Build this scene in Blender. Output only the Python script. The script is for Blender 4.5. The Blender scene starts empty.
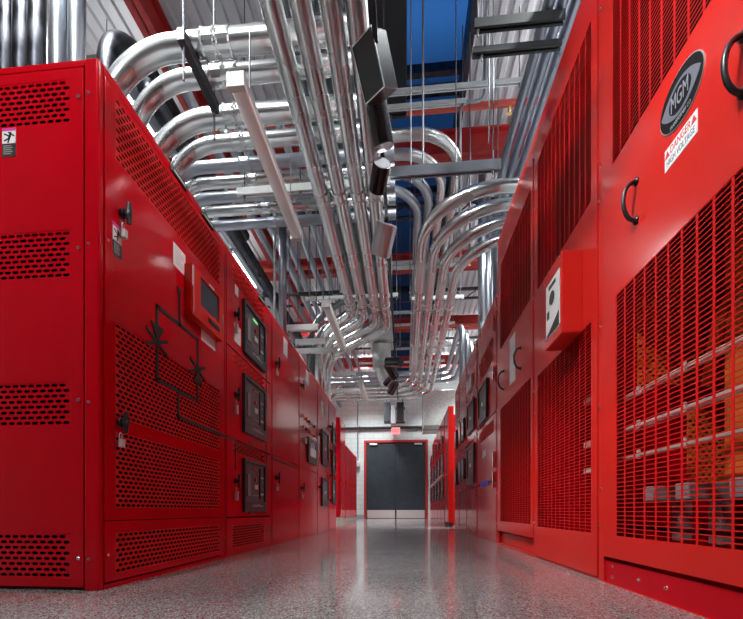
import bpy, bmesh, math, random
from mathutils import Vector, Matrix
random.seed(4)
S = bpy.context.scene
C = S.collection
PI = math.pi
# ---------------------------------------------------------------- survey (camera calibrated from the photo)
F, H, HY, CX = 391.0, 0.32, 511.0, 371.5
TH = math.atan(33.5 / F); CT, ST = math.cos(TH), math.sin(TH)
XL, XR = -1.22, 0.896            # front planes of the two cabinet rows
def on_x(px, py, X):             # photo point -> (Y, Z) on a plane of constant X
    t = (px - CX) / F
    Y = X * (CT + t * ST) / (t * CT - ST)
    return Y, H + (HY - py) * (-X * ST + Y * CT) / F
def on_y(px, py, Y):             # photo point -> (X, Z) on a plane of constant Y
    t = (px - CX) / F
    X = Y * (t * CT - ST) / (CT + t * ST)
    return X, H + (HY - py) * (-X * ST + Y * CT) / F
LY = lambda px: on_x(px, 0, XL)[0]
LZ = lambda px, py: on_x(px, py, XL)[1]
RY = lambda px: on_x(px, 0, XR)[0]
RZ = lambda px, py: on_x(px, py, XR)[1]

# ---------------------------------------------------------------- materials
def mat(name, col, rough=.5, metal=0., emit=None, es=1., spec=.5, coat=0., alpha=None):
    m = bpy.data.materials.new(name); m.use_nodes = True
    b = m.node_tree.nodes['Principled BSDF']
    b.inputs['Base Color'].default_value = (*col, 1)
    b.inputs['Roughness'].default_value = rough
    b.inputs['Metallic'].default_value = metal
    b.inputs['Specular IOR Level'].default_value = spec
    b.inputs['Coat Weight'].default_value = coat
    b.inputs['Coat Roughness'].default_value = .08
    if emit:
        b.inputs['Emission Color'].default_value = (*emit, 1)
        b.inputs['Emission Strength'].default_value = es
    return m
def noisy(m, scale, lo, hi, detail=3, rough=None, stretch=(1, 1, 1), bump=0.):
    nt = m.node_tree; N = nt.nodes; L = nt.links; b = N['Principled BSDF']
    tc = N.new('ShaderNodeTexCoord'); mp = N.new('ShaderNodeMapping'); mp.inputs['Scale'].default_value = stretch
    n = N.new('ShaderNodeTexNoise'); n.inputs['Scale'].default_value = scale; n.inputs['Detail'].default_value = detail
    r = N.new('ShaderNodeMapRange'); r.inputs['From Min'].default_value = .3; r.inputs['From Max'].default_value = .7
    mx = N.new('ShaderNodeMix'); mx.data_type = 'RGBA'
    mx.inputs['A'].default_value = (*lo, 1); mx.inputs['B'].default_value = (*hi, 1)
    L.new(tc.outputs['Object'], mp.inputs['Vector']); L.new(mp.outputs['Vector'], n.inputs['Vector'])
    L.new(n.outputs['Fac'], r.inputs['Value']); L.new(r.outputs['Result'], mx.inputs['Factor'])
    L.new(mx.outputs['Result'], b.inputs['Base Color'])
    if rough:
        r2 = N.new('ShaderNodeMapRange'); r2.inputs['From Min'].default_value = .3; r2.inputs['From Max'].default_value = .7
        r2.inputs['To Min'].default_value = rough[0]; r2.inputs['To Max'].default_value = rough[1]
        L.new(n.outputs['Fac'], r2.inputs['Value']); L.new(r2.outputs['Result'], b.inputs['Roughness'])
    if bump:
        bp = N.new('ShaderNodeBump'); bp.inputs['Strength'].default_value = bump; bp.inputs['Distance'].default_value = .01
        L.new(n.outputs['Fac'], bp.inputs['Height']); L.new(bp.outputs['Normal'], b.inputs['Normal'])
    return m
RED = noisy(mat('red_enamel', (.55, .003, .010), .1, spec=.2, coat=.0), 2, (.50, .0026, .009), (.55, .003, .011), rough=(.09, .13))
RED2 = noisy(mat('orange_red_enamel', (.64, .02, .015), .15, spec=.3, coat=.0), 2, (.60, .018, .013), (.65, .022, .016), rough=(.13, .18))
GRILLE = mat('matt_red_grille', (.6, .012, .011), .5, spec=.1)
SHADE = mat('interior_shade', (.008, .003, .003), .9, spec=.1)  # near-black colour standing for the shade inside the cabinets
BLACK = mat('black_plastic', (.012, .012, .014), .35)
BLACKM = mat('black_matte', (.01, .01, .011), .7)
CHAR = mat('charcoal_bezel', (.035, .038, .045), .35)
GREYF = noisy(mat('grey_faceplate', (.10, .105, .11), .4), 30, (.07, .075, .08), (.13, .135, .14))
CHROME = mat('polished_chrome', (.85, .85, .86), .12, 1.)
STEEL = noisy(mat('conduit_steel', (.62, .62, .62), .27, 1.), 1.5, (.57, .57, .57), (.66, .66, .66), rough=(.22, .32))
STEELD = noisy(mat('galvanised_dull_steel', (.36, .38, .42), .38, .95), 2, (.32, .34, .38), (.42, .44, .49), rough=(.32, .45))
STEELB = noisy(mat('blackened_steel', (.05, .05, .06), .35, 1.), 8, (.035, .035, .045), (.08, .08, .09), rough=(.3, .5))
STRUT = noisy(mat('strut_zinc', (.62, .64, .62), .4, .7), 14, (.5, .52, .51), (.7, .72, .7), rough=(.35, .5))
STRUTW = noisy(mat('pale_painted_strut', (.72, .75, .72), .45), 10, (.68, .71, .68), (.78, .8, .78))
TOPM = mat('dull_grey_top', (.16, .165, .17), .6)
STEELG = noisy(mat('dark_green_grey_steel', (.13, .15, .15), .38, .9), 2, (.11, .13, .13), (.15, .17, .17))
STRUTD = mat('strut_dark', (.03, .026, .03), .45, .2)
ROD = mat('threaded_rod', (.16, .16, .18), .5, .5)
WHITE = mat('white_label', (.82, .82, .8), .5)
LENS = mat('strip_lens', (.55, .5, .48), .35, emit=(1, .93, .9), es=.06)
HOUS = mat('white_fixture_paint', (.45, .44, .42), .4)
BAYL = mat('added_bay_lens', (.9, .9, .9), .3, emit=(1, .99, .97), es=8)  # glowing diffuser of the added bay lights
GREY = mat('mid_grey', (.25, .26, .27), .5)
BEAM = noisy(mat('red_oxide_beam', (.36, .015, .012), .5), 6, (.30, .01, .01), (.42, .02, .016))
PIPER = mat('sprinkler_red', (.6, .08, .05), .4)
INK = mat('black_ink', (.015, .015, .015), .5)
REDINK = mat('red_ink', (.65, .02, .03), .5)
MAG = mat('magenta_ink', (.7, .03, .3), .5)
BLUE = mat('blue_purple_label', (.08, .05, .5), .5)
DISP = mat('green_lit_display', (.05, .2, .05), .3, emit=(.3, .9, .3), es=.7)
SCREEN = mat('dark_blue_glass_screen', (.03, .04, .055), .12)
REDB = mat('red_button', (.7, .03, .02), .35)
METER = mat('meter_glass', (.75, .77, .78), .12, coat=.6)
SIGNL = mat('lit_exit_face', (.9, .35, .35), .4, emit=(1, .3, .32), es=.7)
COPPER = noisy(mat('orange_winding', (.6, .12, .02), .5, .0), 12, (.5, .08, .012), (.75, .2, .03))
RAILW = mat('pale_rail', (.75, .72, .66), .35, .4)
LOCKM = mat('satin_padlock', (.62, .62, .62), .3, .3)
STEELN = noisy(mat('dark_blue_steel', (.2, .22, .27), .38, .95), 2, (.18, .2, .25), (.24, .26, .31))  # darker blue-grey steel for the bundle above the right enclosures
BRASS = mat('brass', (.8, .55, .2), .25, 1.)
DOORP = noisy(mat('slate_door_paint', (.028, .034, .04), .5, spec=.2), 4, (.024, .03, .036), (.034, .04, .048))
def wall_mat():
    m = mat('painted_block_wall', (.5, .52, .52), .7)
    nt = m.node_tree; N = nt.nodes; L = nt.links; b = N['Principled BSDF']
    tc = N.new('ShaderNodeTexCoord'); sp = N.new('ShaderNodeSeparateXYZ'); cb = N.new('ShaderNodeCombineXYZ'); ad = N.new('ShaderNodeMath'); ad.operation = 'ADD'
    L.new(tc.outputs['Object'], sp.inputs[0]); L.new(sp.outputs['X'], ad.inputs[0]); L.new(sp.outputs['Y'], ad.inputs[1])
    L.new(ad.outputs[0], cb.inputs['X']); L.new(sp.outputs['Z'], cb.inputs['Y'])
    br = N.new('ShaderNodeTexBrick'); br.inputs['Scale'].default_value = 1
    br.inputs['Brick Width'].default_value = .4; br.inputs['Row Height'].default_value = .2; br.inputs['Mortar Size'].default_value = .008
    br.inputs['Color1'].default_value = (.47, .5, .5, 1); br.inputs['Color2'].default_value = (.54, .57, .57, 1); br.inputs['Mortar'].default_value = (.36, .38, .38, 1)
    L.new(cb.outputs[0], br.inputs['Vector']); L.new(br.outputs['Color'], b.inputs['Base Color'])
    return m
WALL = wall_mat()
def floor_mat():
    m = mat('polished_terrazzo', (.35, .34, .34), .2, coat=.3)
    nt = m.node_tree; N = nt.nodes; L = nt.links; b = N['Principled BSDF']
    tc = N.new('ShaderNodeTexCoord')
    v = N.new('ShaderNodeTexVoronoi'); v.inputs['Scale'].default_value = 230
    cr = N.new('ShaderNodeValToRGB'); cr.color_ramp.interpolation = 'CONSTANT'
    els = cr.color_ramp.elements
    els[0].position = 0; els[0].color = (.09, .088, .092, 1)
    els[1].position = .2; els[1].color = (.24, .22, .22, 1)
    for p, c in ((.42, (.34, .33, .325)), (.62, (.17, .14, .14)), (.75, (.29, .26, .255)), (.9, (.52, .51, .5))):
        e = els.new(p); e.color = (*c, 1)
    sp = N.new('ShaderNodeSeparateColor')
    L.new(tc.outputs['Object'], v.inputs['Vector']); L.new(v.outputs['Color'], sp.inputs[0]); L.new(sp.outputs[0], cr.inputs['Fac'])
    n = N.new('ShaderNodeTexNoise'); n.inputs['Scale'].default_value = 3; n.inputs['Detail'].default_value = 5
    L.new(tc.outputs['Object'], n.inputs['Vector'])
    mr = N.new('ShaderNodeMapRange'); mr.inputs['From Min'].default_value = .3; mr.inputs['From Max'].default_value = .7
    mr.inputs['To Min'].default_value = .10; mr.inputs['To Max'].default_value = .17
    L.new(n.outputs['Fac'], mr.inputs['Value']); L.new(mr.outputs['Result'], b.inputs['Roughness'])
    L.new(cr.outputs['Color'], b.inputs['Base Color'])
    return m
FLOOR = floor_mat()
def deck_mat():
    m = mat('ribbed_metal_deck', (.55, .55, .57), .45, .2)
    return m
DECK = deck_mat()

# ---------------------------------------------------------------- object helpers
def link(name, bm, m, parent=None, bevel=0., smooth=False, solid=0., recalc=True):
    if recalc: bmesh.ops.recalc_face_normals(bm, faces=bm.faces)
    me = bpy.data.meshes.new(name)
    if parent is not None:
        r = parent
        while r.parent: r = r.parent
        bm.transform(Matrix.Translation(-r.location))
    bm.to_mesh(me); bm.free(); me.materials.append(m)
    if smooth:
        for p in me.polygons: p.use_smooth = True
    o = bpy.data.objects.new(name, me); C.objects.link(o)
    if parent is not None: o.parent = parent
    if solid:
        md = o.modifiers.new('thickness', 'SOLIDIFY'); md.thickness = solid; md.offset = 0
    if bevel:
        md = o.modifiers.new('edge', 'BEVEL'); md.width = bevel; md.segments = 2; md.limit_method = 'ANGLE'
    return o
def thing(name, label, cat, loc, group=None):
    o = bpy.data.objects.new(name, None); C.objects.link(o); o.location = loc
    o.empty_display_size = .1
    o['label'] = label; o['category'] = cat
    if group: o['group'] = group
    return o
def tag(o, label, cat, group=None):
    o['label'] = label; o['category'] = cat
    if group: o['group'] = group
    return o
def struct(o): o['kind'] = 'structure'; return o
def BM(): return bmesh.new()
def box(bm, x0, x1, y0, y1, z0, z1):
    if x0 > x1: x0, x1 = x1, x0
    if y0 > y1: y0, y1 = y1, y0
    if z0 > z1: z0, z1 = z1, z0
    v = [bm.verts.new(p) for p in ((x0,y0,z0),(x1,y0,z0),(x1,y1,z0),(x0,y1,z0),(x0,y0,z1),(x1,y0,z1),(x1,y1,z1),(x0,y1,z1))]
    for f in ((0,3,2,1),(4,5,6,7),(0,1,5,4),(1,2,6,5),(2,3,7,6),(3,0,4,7)): bm.faces.new([v[i] for i in f])
    return bm
def cyl(bm, a, b, r, r2=None, n=16):
    a, b = Vector(a), Vector(b); d = b - a; L = d.length
    q = d.to_track_quat('Z', 'Y').to_matrix().to_4x4()
    M = Matrix.Translation((a + b) / 2) @ q
    bmesh.ops.create_cone(bm, cap_ends=True, segments=n, radius1=r, radius2=r if r2 is None else r2, depth=L, matrix=M)
    return bm
def fillet(pts, R, n=8):
    pts = [Vector(p) for p in pts]; out = [pts[0]]
    for i in range(1, len(pts) - 1):
        p, a, b = pts[i], pts[i-1], pts[i+1]
        u = (a - p).normalized(); w = (b - p).normalized()
        ang = u.angle(w)
        if abs(ang - PI) < 1e-3: out.append(p); continue
        t = R / math.tan(ang / 2); t = min(t, (a-p).length * .49 if i > 1 else (a-p).length*.95, (b-p).length * .49 if i < len(pts)-2 else (b-p).length*.95)
        RR = t * math.tan(ang / 2)
        bis = (u + w).normalized(); c = p + bis * (RR / math.sin(ang / 2))
        s, e = p + u * t - c, p + w * t - c
        tot = s.angle(e); ax = s.cross(e).normalized()
        for k in range(n + 1):
            out.append(c + Matrix.Rotation(tot * k / n, 3, ax) @ s)
    out.append(pts[-1]); return out
def sweep(bm, path, r, n=14, caps=True):
    path = [Vector(p) for p in path]
    T = []
    for i in range(len(path)):
        a = path[max(0, i-1)]; b = path[min(len(path)-1, i+1)]
        T.append((b - a).normalized())
    up = Vector((0, 0, 1)) if abs(T[0].z) < .9 else Vector((1, 0, 0))
    N = (up - T[0] * up.dot(T[0])).normalized()
    rings = []
    for i, p in enumerate(path):
        if i:
            N = (N - T[i] * N.dot(T[i])).normalized()
        B = T[i].cross(N)
        rings.append([bm.verts.new(p + (N * math.cos(2*PI*k/n) + B * math.sin(2*PI*k/n)) * r) for k in range(n)])
    for i in range(len(rings) - 1):
        for k in range(n):
            bm.faces.new((rings[i][k], rings[i][(k+1) % n], rings[i+1][(k+1) % n], rings[i+1][k]))
    if caps:
        bm.faces.new(rings[0][::-1]); bm.faces.new(rings[-1])
    return bm
class Plane:
    """vertical working plane: u along U, v = height, w = outwards along N"""
    def __init__(s, O, U, N): s.O, s.U, s.N = Vector(O), Vector(U), Vector(N)
    def p(s, u, v, w=0): return s.O + s.U * u + Vector((0, 0, v)) + s.N * w
    def box(s, bm, u0, u1, v0, v1, w0, w1):
        a, b = s.p(u0, v0, w0), s.p(u1, v1, w1)
        return box(bm, a.x, b.x, a.y, b.y, a.z, b.z)
    def quad(s, bm, pts, w=0): 
        return bm.faces.new([bm.verts.new(s.p(u, v, w)) for u, v in pts])
    def poly(s, bm, pts, w0, w1):
        a = [bm.verts.new(s.p(u, v, w0)) for u, v in pts]; b = [bm.verts.new(s.p(u, v, w1)) for u, v in pts]
        bm.faces.new(a); bm.faces.new(b[::-1]); n = len(pts)
        for i in range(n): bm.faces.new((a[i], a[(i+1) % n], b[(i+1) % n], b[i]))
    def bar(s, bm, a, b, t, w0, w1):            # a flat bar from a to b, width t
        a, b = Vector(a), Vector(b); d = (b - a).normalized(); q = Vector((-d.y, d.x)) * t / 2; e = d * t / 2
        s.poly(bm, [a - e + q, b + e + q, b + e - q, a - e - q], w0, w1)
PLT = Plane((XL, 0, 0), (0, 1, 0), (1, 0, 0))
PRT = Plane((XR, 0, 0), (0, 1, 0), (-1, 0, 0))
def sheet(P, bm, u0, u1, v0, v1, w0, w1, holes=()):
    """a door or panel with rectangular openings, built as one grid"""
    us = sorted({u0, u1, *[h[0] for h in holes], *[h[1] for h in holes]})
    vs = sorted({v0, v1, *[h[2] for h in holes], *[h[3] for h in holes]})
    cell = {}
    for i in range(len(us)-1):
        for j in range(len(vs)-1):
            cu, cv = (us[i]+us[i+1])/2, (vs[j]+vs[j+1])/2
            cell[i, j] = not any(h[0] < cu < h[1] and h[2] < cv < h[3] for h in holes)
    V = {}
    def vt(i, j, k):
        if (i, j, k) not in V: V[i, j, k] = bm.verts.new(P.p(us[i], vs[j], (w0, w1)[k]))
        return V[i, j, k]
    for (i, j), on in cell.items():
        if not on: continue
        bm.faces.new((vt(i,j,1), vt(i+1,j,1), vt(i+1,j+1,1), vt(i,j+1,1)))
        bm.faces.new((vt(i,j,0), vt(i,j+1,0), vt(i+1,j+1,0), vt(i+1,j,0)))
        for di, dj, a, b in ((-1,0,(i,j),(i,j+1)), (1,0,(i+1,j),(i+1,j+1)), (0,-1,(i,j),(i+1,j)), (0,1,(i,j+1),(i+1,j+1))):
            if not cell.get((i+di, j+dj), False):
                bm.faces.new((vt(*a,0), vt(*b,0), vt(*b,1), vt(*a,1)))
    return bm
def slot_plate(P, u0, u1, v0, v1, pu=.032, pv=.0205, su=.0138, sv=.0062, w=.002, stagger=True, hexa=True, shear=0):
    """perforated plate: real slots in a single sheet (given thickness by a modifier)"""
    bm = BM()
    nu = max(1, round((u1-u0)/pu)); nv = max(1, round((v1-v0)/pv)); pu = (u1-u0)/nu; pv = (v1-v0)/nv
    su = min(su, pu*.46); sv = min(sv, pv*.44)
    q = lambda *pts: P.quad(bm, pts, w)
    for j in range(nv):
        b, t = v0 + j*pv, v0 + (j+1)*pv; m = (b+t)/2
        off = pu/2 if (stagger and j % 2) else 0
        n = nu - (1 if off else 0)
        if off:
            q((u0,b),(u0+off,b),(u0+off,t),(u0,t)); q((u1-off,b),(u1,b),(u1,t),(u1-off,t))
        for i in range(n):
            l = u0 + off + i*pu; r = l + pu; c = (l+r)/2
            e = sv*.9 if hexa else 0
            q((l,b),(r,b),(c+su-e,m-sv),(c-su+e,m-sv)); q((l,t),(c-su+e,m+sv),(c+su-e,m+sv),(r,t))
            if hexa:
                q((l,b),(c-su+e,m-sv),(c-su,m),(c-su+e,m+sv),(l,t)); q((r,b),(r,t),(c+su-e,m+sv),(c+su,m),(c+su-e,m-sv))
            else:
                q((l,b),(c-su,m-sv),(c-su,m+sv),(l,t)); q((r,b),(r,t),(c+su,m+sv),(c+su,m-sv))
    bmesh.ops.remove_doubles(bm, verts=bm.verts, dist=1e-5)
    return bm
def text_mesh(body, P, u, v, size, w, flip, parent, m, name='lettering', width=None, bold=0):
    cu = bpy.data.curves.new('t', 'FONT'); cu.body = body; cu.size = size; cu.align_x = 'CENTER'; cu.align_y = 'CENTER'; cu.extrude = .0008; cu.offset = bold
    to = bpy.data.objects.new('t', cu); C.objects.link(to)
    dg = bpy.context.evaluated_depsgraph_get(); dg.update()
    me = bpy.data.meshes.new_from_object(to.evaluated_get(dg))
    bpy.data.objects.remove(to)
    bm = BM(); bm.from_mesh(me)
    sx = 1
    if width:
        xs = [q.co.x for q in bm.verts]; sx = width / max(1e-6, max(xs) - min(xs))
    for q in bm.verts:
        x, y, z = q.co
        q.co = P.p(u + (-x if flip else x) * sx, v + y, w + z)
    return link(name, bm, m, parent)
def bolts(P, pts, parent, m=CHROME, r=.008, name='bolt', w=.004):
    for u, v in pts:
        bm = BM(); cyl(bm, P.p(u, v, w), P.p(u, v, w+.004), r, n=12); cyl(bm, P.p(u, v, w+.004), P.p(u, v, w+.009), r*.62, r*.4, n=6)
        link(name, bm, m, parent)

# ---------------------------------------------------------------- setting
RX0, RX1, RY0, RY1, RZ1 = -6.0, 5.0, -4.0, 16.5, 5.95
bm = BM(); box(bm, RX0, RX1, RY0, RY1, -.1, 0); struct(link('floor', bm, FLOOR))
SKY = (-.55, .77)
def ribbed(x0, x1, y0, y1, z):     # trapezoidal roof deck, ribs running away along the aisle
    bm = BM(); p = .15; prof = []; x = x0
    while x < x1 - 1e-6:
        for dx, dz in ((0, 0), (.06, 0), (.075, .04), (.135, .04)):
            if x + dx < x1: prof.append((x+dx, z+dz))
        x += p
    prof.append((x1, z))
    a = [bm.verts.new((x, y0, zz)) for x, zz in prof]; b = [bm.verts.new((x, y1, zz)) for x, zz in prof]
    c = [bm.verts.new((x, y0, z+.08)) for x, zz in prof]; d = [bm.verts.new((x, y1, z+.08)) for x, zz in prof]
    for i in range(len(prof)-1):
        bm.faces.new((a[i], a[i+1], b[i+1], b[i])); bm.faces.new((c[i], c[i+1], d[i+1], d[i]))
    return bm
bmc = ribbed(RX0, SKY[0], RY0, RY1, RZ1)
b2 = ribbed(SKY[1], RX1, RY0, RY1, RZ1); me = bpy.data.meshes.new('tmp'); b2.to_mesh(me); bmc.from_mesh(me); b2.free()
b2 = ribbed(SKY[0], SKY[1], RY0, 3.0, RZ1); me = bpy.data.meshes.new('tmp'); b2.to_mesh(me); bmc.from_mesh(me); b2.free()
struct(link('ceiling', bmc, DECK))
bm = BM(); box(bm, RX0-.15, RX0, RY0, RY1, 0, RZ1+.1); struct(link('wall_left', bm, WALL))
bm = BM(); box(bm, RX1, RX1+.15, RY0, RY1, 0, RZ1+.1); struct(link('wall_right', bm, WALL))
bm = BM(); box(bm, RX0-.15, RX1+.15, RY0-.15, RY0, 0, RZ1+.1); struct(link('wall_front', bm, mat('dark_painted_wall', (.1, .1, .1), .7)))
# back wall with the doorway
dx0, dz1 = on_y(364, 440.5, RY1); dx1, _ = on_y(428, 441, RY1)
PB = Plane((0, RY1, 0), (1, 0, 0), (0, -1, 0))
bm = BM(); sheet(PB, bm, RX0-.15, RX1+.15, 0, RZ1+.1, -.2, 0, [(dx0, dx1, -.01, dz1)])
struct(link('wall_back', bm, WALL))
door = thing('door_1', 'x', 'x', ((dx0+dx1)/2, RY1, 0)); del door['label']; del door['category']; struct(door)
bm = BM(); ft = .1
sheet(PB, bm, dx0, dx1, 0, dz1, -.12, .03, [(dx0+ft, dx1-ft, -.01, dz1-ft)])
link('door_frame', bm, BEAM, door, bevel=.006)
mid = (dx0+dx1)/2
for s, (a, b) in (('l', (dx0+ft+.005, mid-.004)), ('r', (mid+.004, dx1-ft-.005))):
    bm = BM(); PB.box(bm, a, b, .01, dz1-ft-.006, -.07, -.02)
    lf = link('door_leaf', bm, DOORP, door, bevel=.004)
    bm = BM(); PB.box(bm, a+.03, b-.03, .02, .36, -.02, -.016); link('kick_plate', bm, mat('brushed_kick_plate', (.9, .9, .9), .4, .9), lf)
    bm = BM(); cx = a+.3 if s == 'l' else b-.3
    PB.box(bm, cx-.16, cx+.16, dz1-ft-.11, dz1-ft-.04, -.02, .05); link('door_closer', bm, STRUT, lf, bevel=.006)
# skylight
win = thing('window_1', 'x', 'x', (0, 9, RZ1)); del win['label']; del win['category']; struct(win)
bm = BM()
box(bm, SKY[0]-.04, SKY[0]+.03, 3, RY1, RZ1-.06, RZ1+.35); box(bm, SKY[1]-.03, SKY[1]+.04, 3, RY1, RZ1-.06, RZ1+.35)
box(bm, SKY[0], SKY[1], 3, 3.05, RZ1-.04, RZ1+.35)
for y in (5.15, 5.4, 6.4, 7.1, 9.2, 10.2, 12.2, 13.3, 15): box(bm, SKY[0], SKY[1], y, y+.07, RZ1+.1, RZ1+.22)
link('window_frame', bm, STEELB, win)
glassm = mat('skylight_glass', (.8, .85, .95), .03); gb = glassm.node_tree.nodes['Principled BSDF']; gb.inputs['Transmission Weight'].default_value = 1; gb.inputs['IOR'].default_value = 1.02
bm = BM(); box(bm, SKY[0], SKY[1], 3, RY1, RZ1+.3, RZ1+.31); link('pane', bm, glassm, win)
# roof beams (red steel)
ti = 1
def beam_x(y, x0, x1, z0=5.5, z1=5.86, w=.16):
    global ti
    bm = BM(); box(bm, x0, x1, y-w/2, y+w/2, z0, z0+.025); box(bm, x0, x1, y-w/2, y+w/2, z1-.025, z1); box(bm, x0, x1, y-.008, y+.008, z0, z1)
    struct(link('trim_%d' % ti, bm, BEAM)); ti += 1
for y in (5.82, 8.5, 11.3, 14.1): beam_x(y, RX0, RX1)
for x in (-2.75, -4.6, 3.4):
    bm = BM(); box(bm, x-.08, x+.08, RY0, RY1, 5.47, 5.495); box(bm, x-.08, x+.08, RY0, RY1, 5.845, 5.87); box(bm, x-.008, x+.008, RY0, RY1, 5.47, 5.87)
    struct(link('trim_%d' % ti, bm, BEAM)); ti += 1
# dark joists under the deck
for y in (7.1, 9.9, 12.7):
    bm = BM(); box(bm, RX0, RX1, y-.03, y+.03, 5.82, 5.88); box(bm, RX0, RX1, y-.03, y+.03, 5.6, 5.64)
    x = RX0
    k = 0
    while x < RX1 - .3:
        PJ = Plane((0, y, 0), (1, 0, 0), (0, -1, 0)); PJ.bar(bm, (x, 5.62 if k % 2 else 5.84), (x+.3, 5.84 if k % 2 else 5.62), .02, -.01, .01); x += .3; k += 1
    struct(link('trim_%d' % ti, bm, STRUTD)); ti += 1
bm = BM(); box(bm, RX0, dx0-.001, RY1-.02, RY1-.001, 0, .16); struct(link('baseboard_back', bm, GREY))

# ---------------------------------------------------------------- part makers shared by cabinets
def latch(P, u, v, parent, s=1., lock=True, big=0):
    """black T-handle latch with a swing paddle and hanging padlock"""
    bm = BM(); cyl(bm, P.p(u, v, .004), P.p(u, v, .02), .020*s, n=14); cyl(bm, P.p(u, v, .02), P.p(u, v, .045*s), .011*s, n=12)
    P.poly(bm, [(u-.010*s, v+.045*s), (u+.008*s, v+.055*s), (u+.017*s, v+.02*s), (u+.010*s, v-.045*s), (u-.008*s, v-.05*s), (u-.014*s, v-.01*s)], .03*s, .042*s)
    h = link('door_handle', bm, BLACK, parent, bevel=.003)
    if lock:
        bm = BM(); P.box(bm, u-.018*s, u+.002*s, v-.11*s-.03*big, v-.075*s, .012, .030); sweep(bm, [P.p(u-.019*s, v-.078*s, .019), P.p(u-.019*s, v-.055*s, .019), P.p(u-.012*s, v-.045*s, .019), P.p(u-.005*s, v-.055*s, .019), P.p(u-.005*s, v-.078*s, .019)], .0025, n=6)
        link('padlock', bm, LOCKM, parent, bevel=.002)
def bow(P, u, v, L, parent, name='pull_handle', m=BLACK):
    bm = BM(); pts = []
    for k in range(17):
        a = k/16*PI; pts.append(P.p(u, v - L/2*math.cos(a), .006 + .05*math.sin(a)**.8))
    sweep(bm, pts, .0075, n=10)
    for s in (-1, 1): cyl(bm, P.p(u, v+s*L/2, .004), P.p(u, v+s*L/2, .014), .014, n=14)
    return link(name, bm, m, parent, smooth=True)
def breaker(P, u0, u1, v0, v1, root, detail=2):
    """draw-out circuit breaker front: bezel, face, buttons, gauge strip, handle"""
    du, dv = u1-u0, v1-v0
    bm = BM(); sheet(P, bm, u0, u1, v0, v1, .002, .028, [(u0+du*.07, u1-du*.07, v0+dv*.2, v1-dv*.06)])
    cb = link('circuit_breaker', bm, CHAR, root, bevel=.003)
    bm = BM(); P.box(bm, u0+du*.07, u1-du*.07, v0+dv*.2, v1-dv*.06, .004, .014); link('faceplate', bm, GREYF, cb)
    U = lambda a: u0+du*a; Vv = lambda a: v0+dv*a
    bm = BM(); P.box(bm, U(.14), U(.27), Vv(.3), Vv(.72), .014, .024); link('charging_handle', bm, GREY, cb, bevel=.003)
    bm = BM(); P.box(bm, U(.48), U(.62), Vv(.45), Vv(.54), .014, .019); link('counter_window', bm, WHITE, cb)
    bm = BM(); P.box(bm, U(.40), U(.6), Vv(.82), Vv(.86), .014, .019); link('status_display', bm, DISP if detail == 3 else REDB, cb)
    if detail >= 2:
        bm = BM(); cyl(bm, P.p(U(.5), Vv(.64), .014), P.p(U(.5), Vv(.64), .026), du*.035, n=12); link('push_button', bm, REDB, cb)
        bm = BM(); P.box(bm, U(.70), U(.73), Vv(.26), Vv(.88), .014, .022); link('divider', bm, BLACK, cb)
        for k, vv in enumerate((.34, .45, .58, .68)):
            bm = BM(); P.box(bm, U(.77), U(.88), Vv(vv), Vv(vv+.04), .014, .02); link('indicator', bm, (WHITE, GREY, GREY, STRUT)[k], cb)
        bm = BM(); P.box(bm, U(.36), U(.68), Vv(.32), Vv(.33), .014, .017); link('rule_line', bm, STRUT, cb)
        bm = BM()
        for k in range(7):
            a = .3 + k*.075; P.box(bm, U(a), U(a+.045), Vv(.1), Vv(.1 + (.03, .05, .035, .06, .05, .03, .03)[k]), .028, .031)
        link('scale_marks', bm, STRUT, cb)
    return cb
def safety_label(P, u0, u1, v0, v1, root, flip=False):
    vm = v0+(v1-v0)*.45; du = u1-u0; dv = v1-v0
    bm = BM(); P.box(bm, u0, u1, v0, v1, .004, .0055); st = link('warning_sticker', bm, WHITE, root)
    bm = BM(); P.box(bm, u0, u1, v1-dv*.1, v1, .0055, .0062); link('magenta_header', bm, MAG, st)
    bm = BM(); P.box(bm, u0, u1, v0, vm, .0055, .0062); link('text_block', bm, INK, st)
    bm = BM()
    for k in range(5): P.box(bm, u0+du*.1, u0+du*(.8 if k % 2 else .7), v0+dv*(.07+k*.07), v0+dv*(.10+k*.07), .0062, .0068)
    link('text_lines', bm, STRUT, st)
    bm = BM(); a = lambda x, y: (u0+du*x, vm+dv*.45*y)
    t = du*.09
    P.bar(bm, a(.2, .75), a(.6, .55), t, .0055, .0065); P.bar(bm, a(.5, .85), a(.85, .6), t, .0055, .0065); P.bar(bm, a(.62, .8), a(.5, .4), t*1.5, .0055, .0065)
    P.bar(bm, a(.5, .4), a(.2, .25), t, .0055, .0065); P.bar(bm, a(.55, .4), a(.45, .1), t, .0055, .0065)
    link('falling_figure', bm, INK, st)
def paper(P, u0, u1, v0, v1, root, lines=6, name='paper_notice', w=.004):
    bm = BM(); P.box(bm, u0, u1, v0, v1, w, w+.0015); pn = link(name, bm, WHITE, root)
    if lines:
        bm = BM()
        for k in range(lines):
            vv = v1-(v1-v0)*(.12+.8*k/lines); P.box(bm, u0+(u1-u0)*.12, u0+(u1-u0)*(.85 if k % 3 else .6), vv, vv+.002, w+.0015, w+.002)
        link('faint_print', bm, GREY, pn)
    return pn
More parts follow.
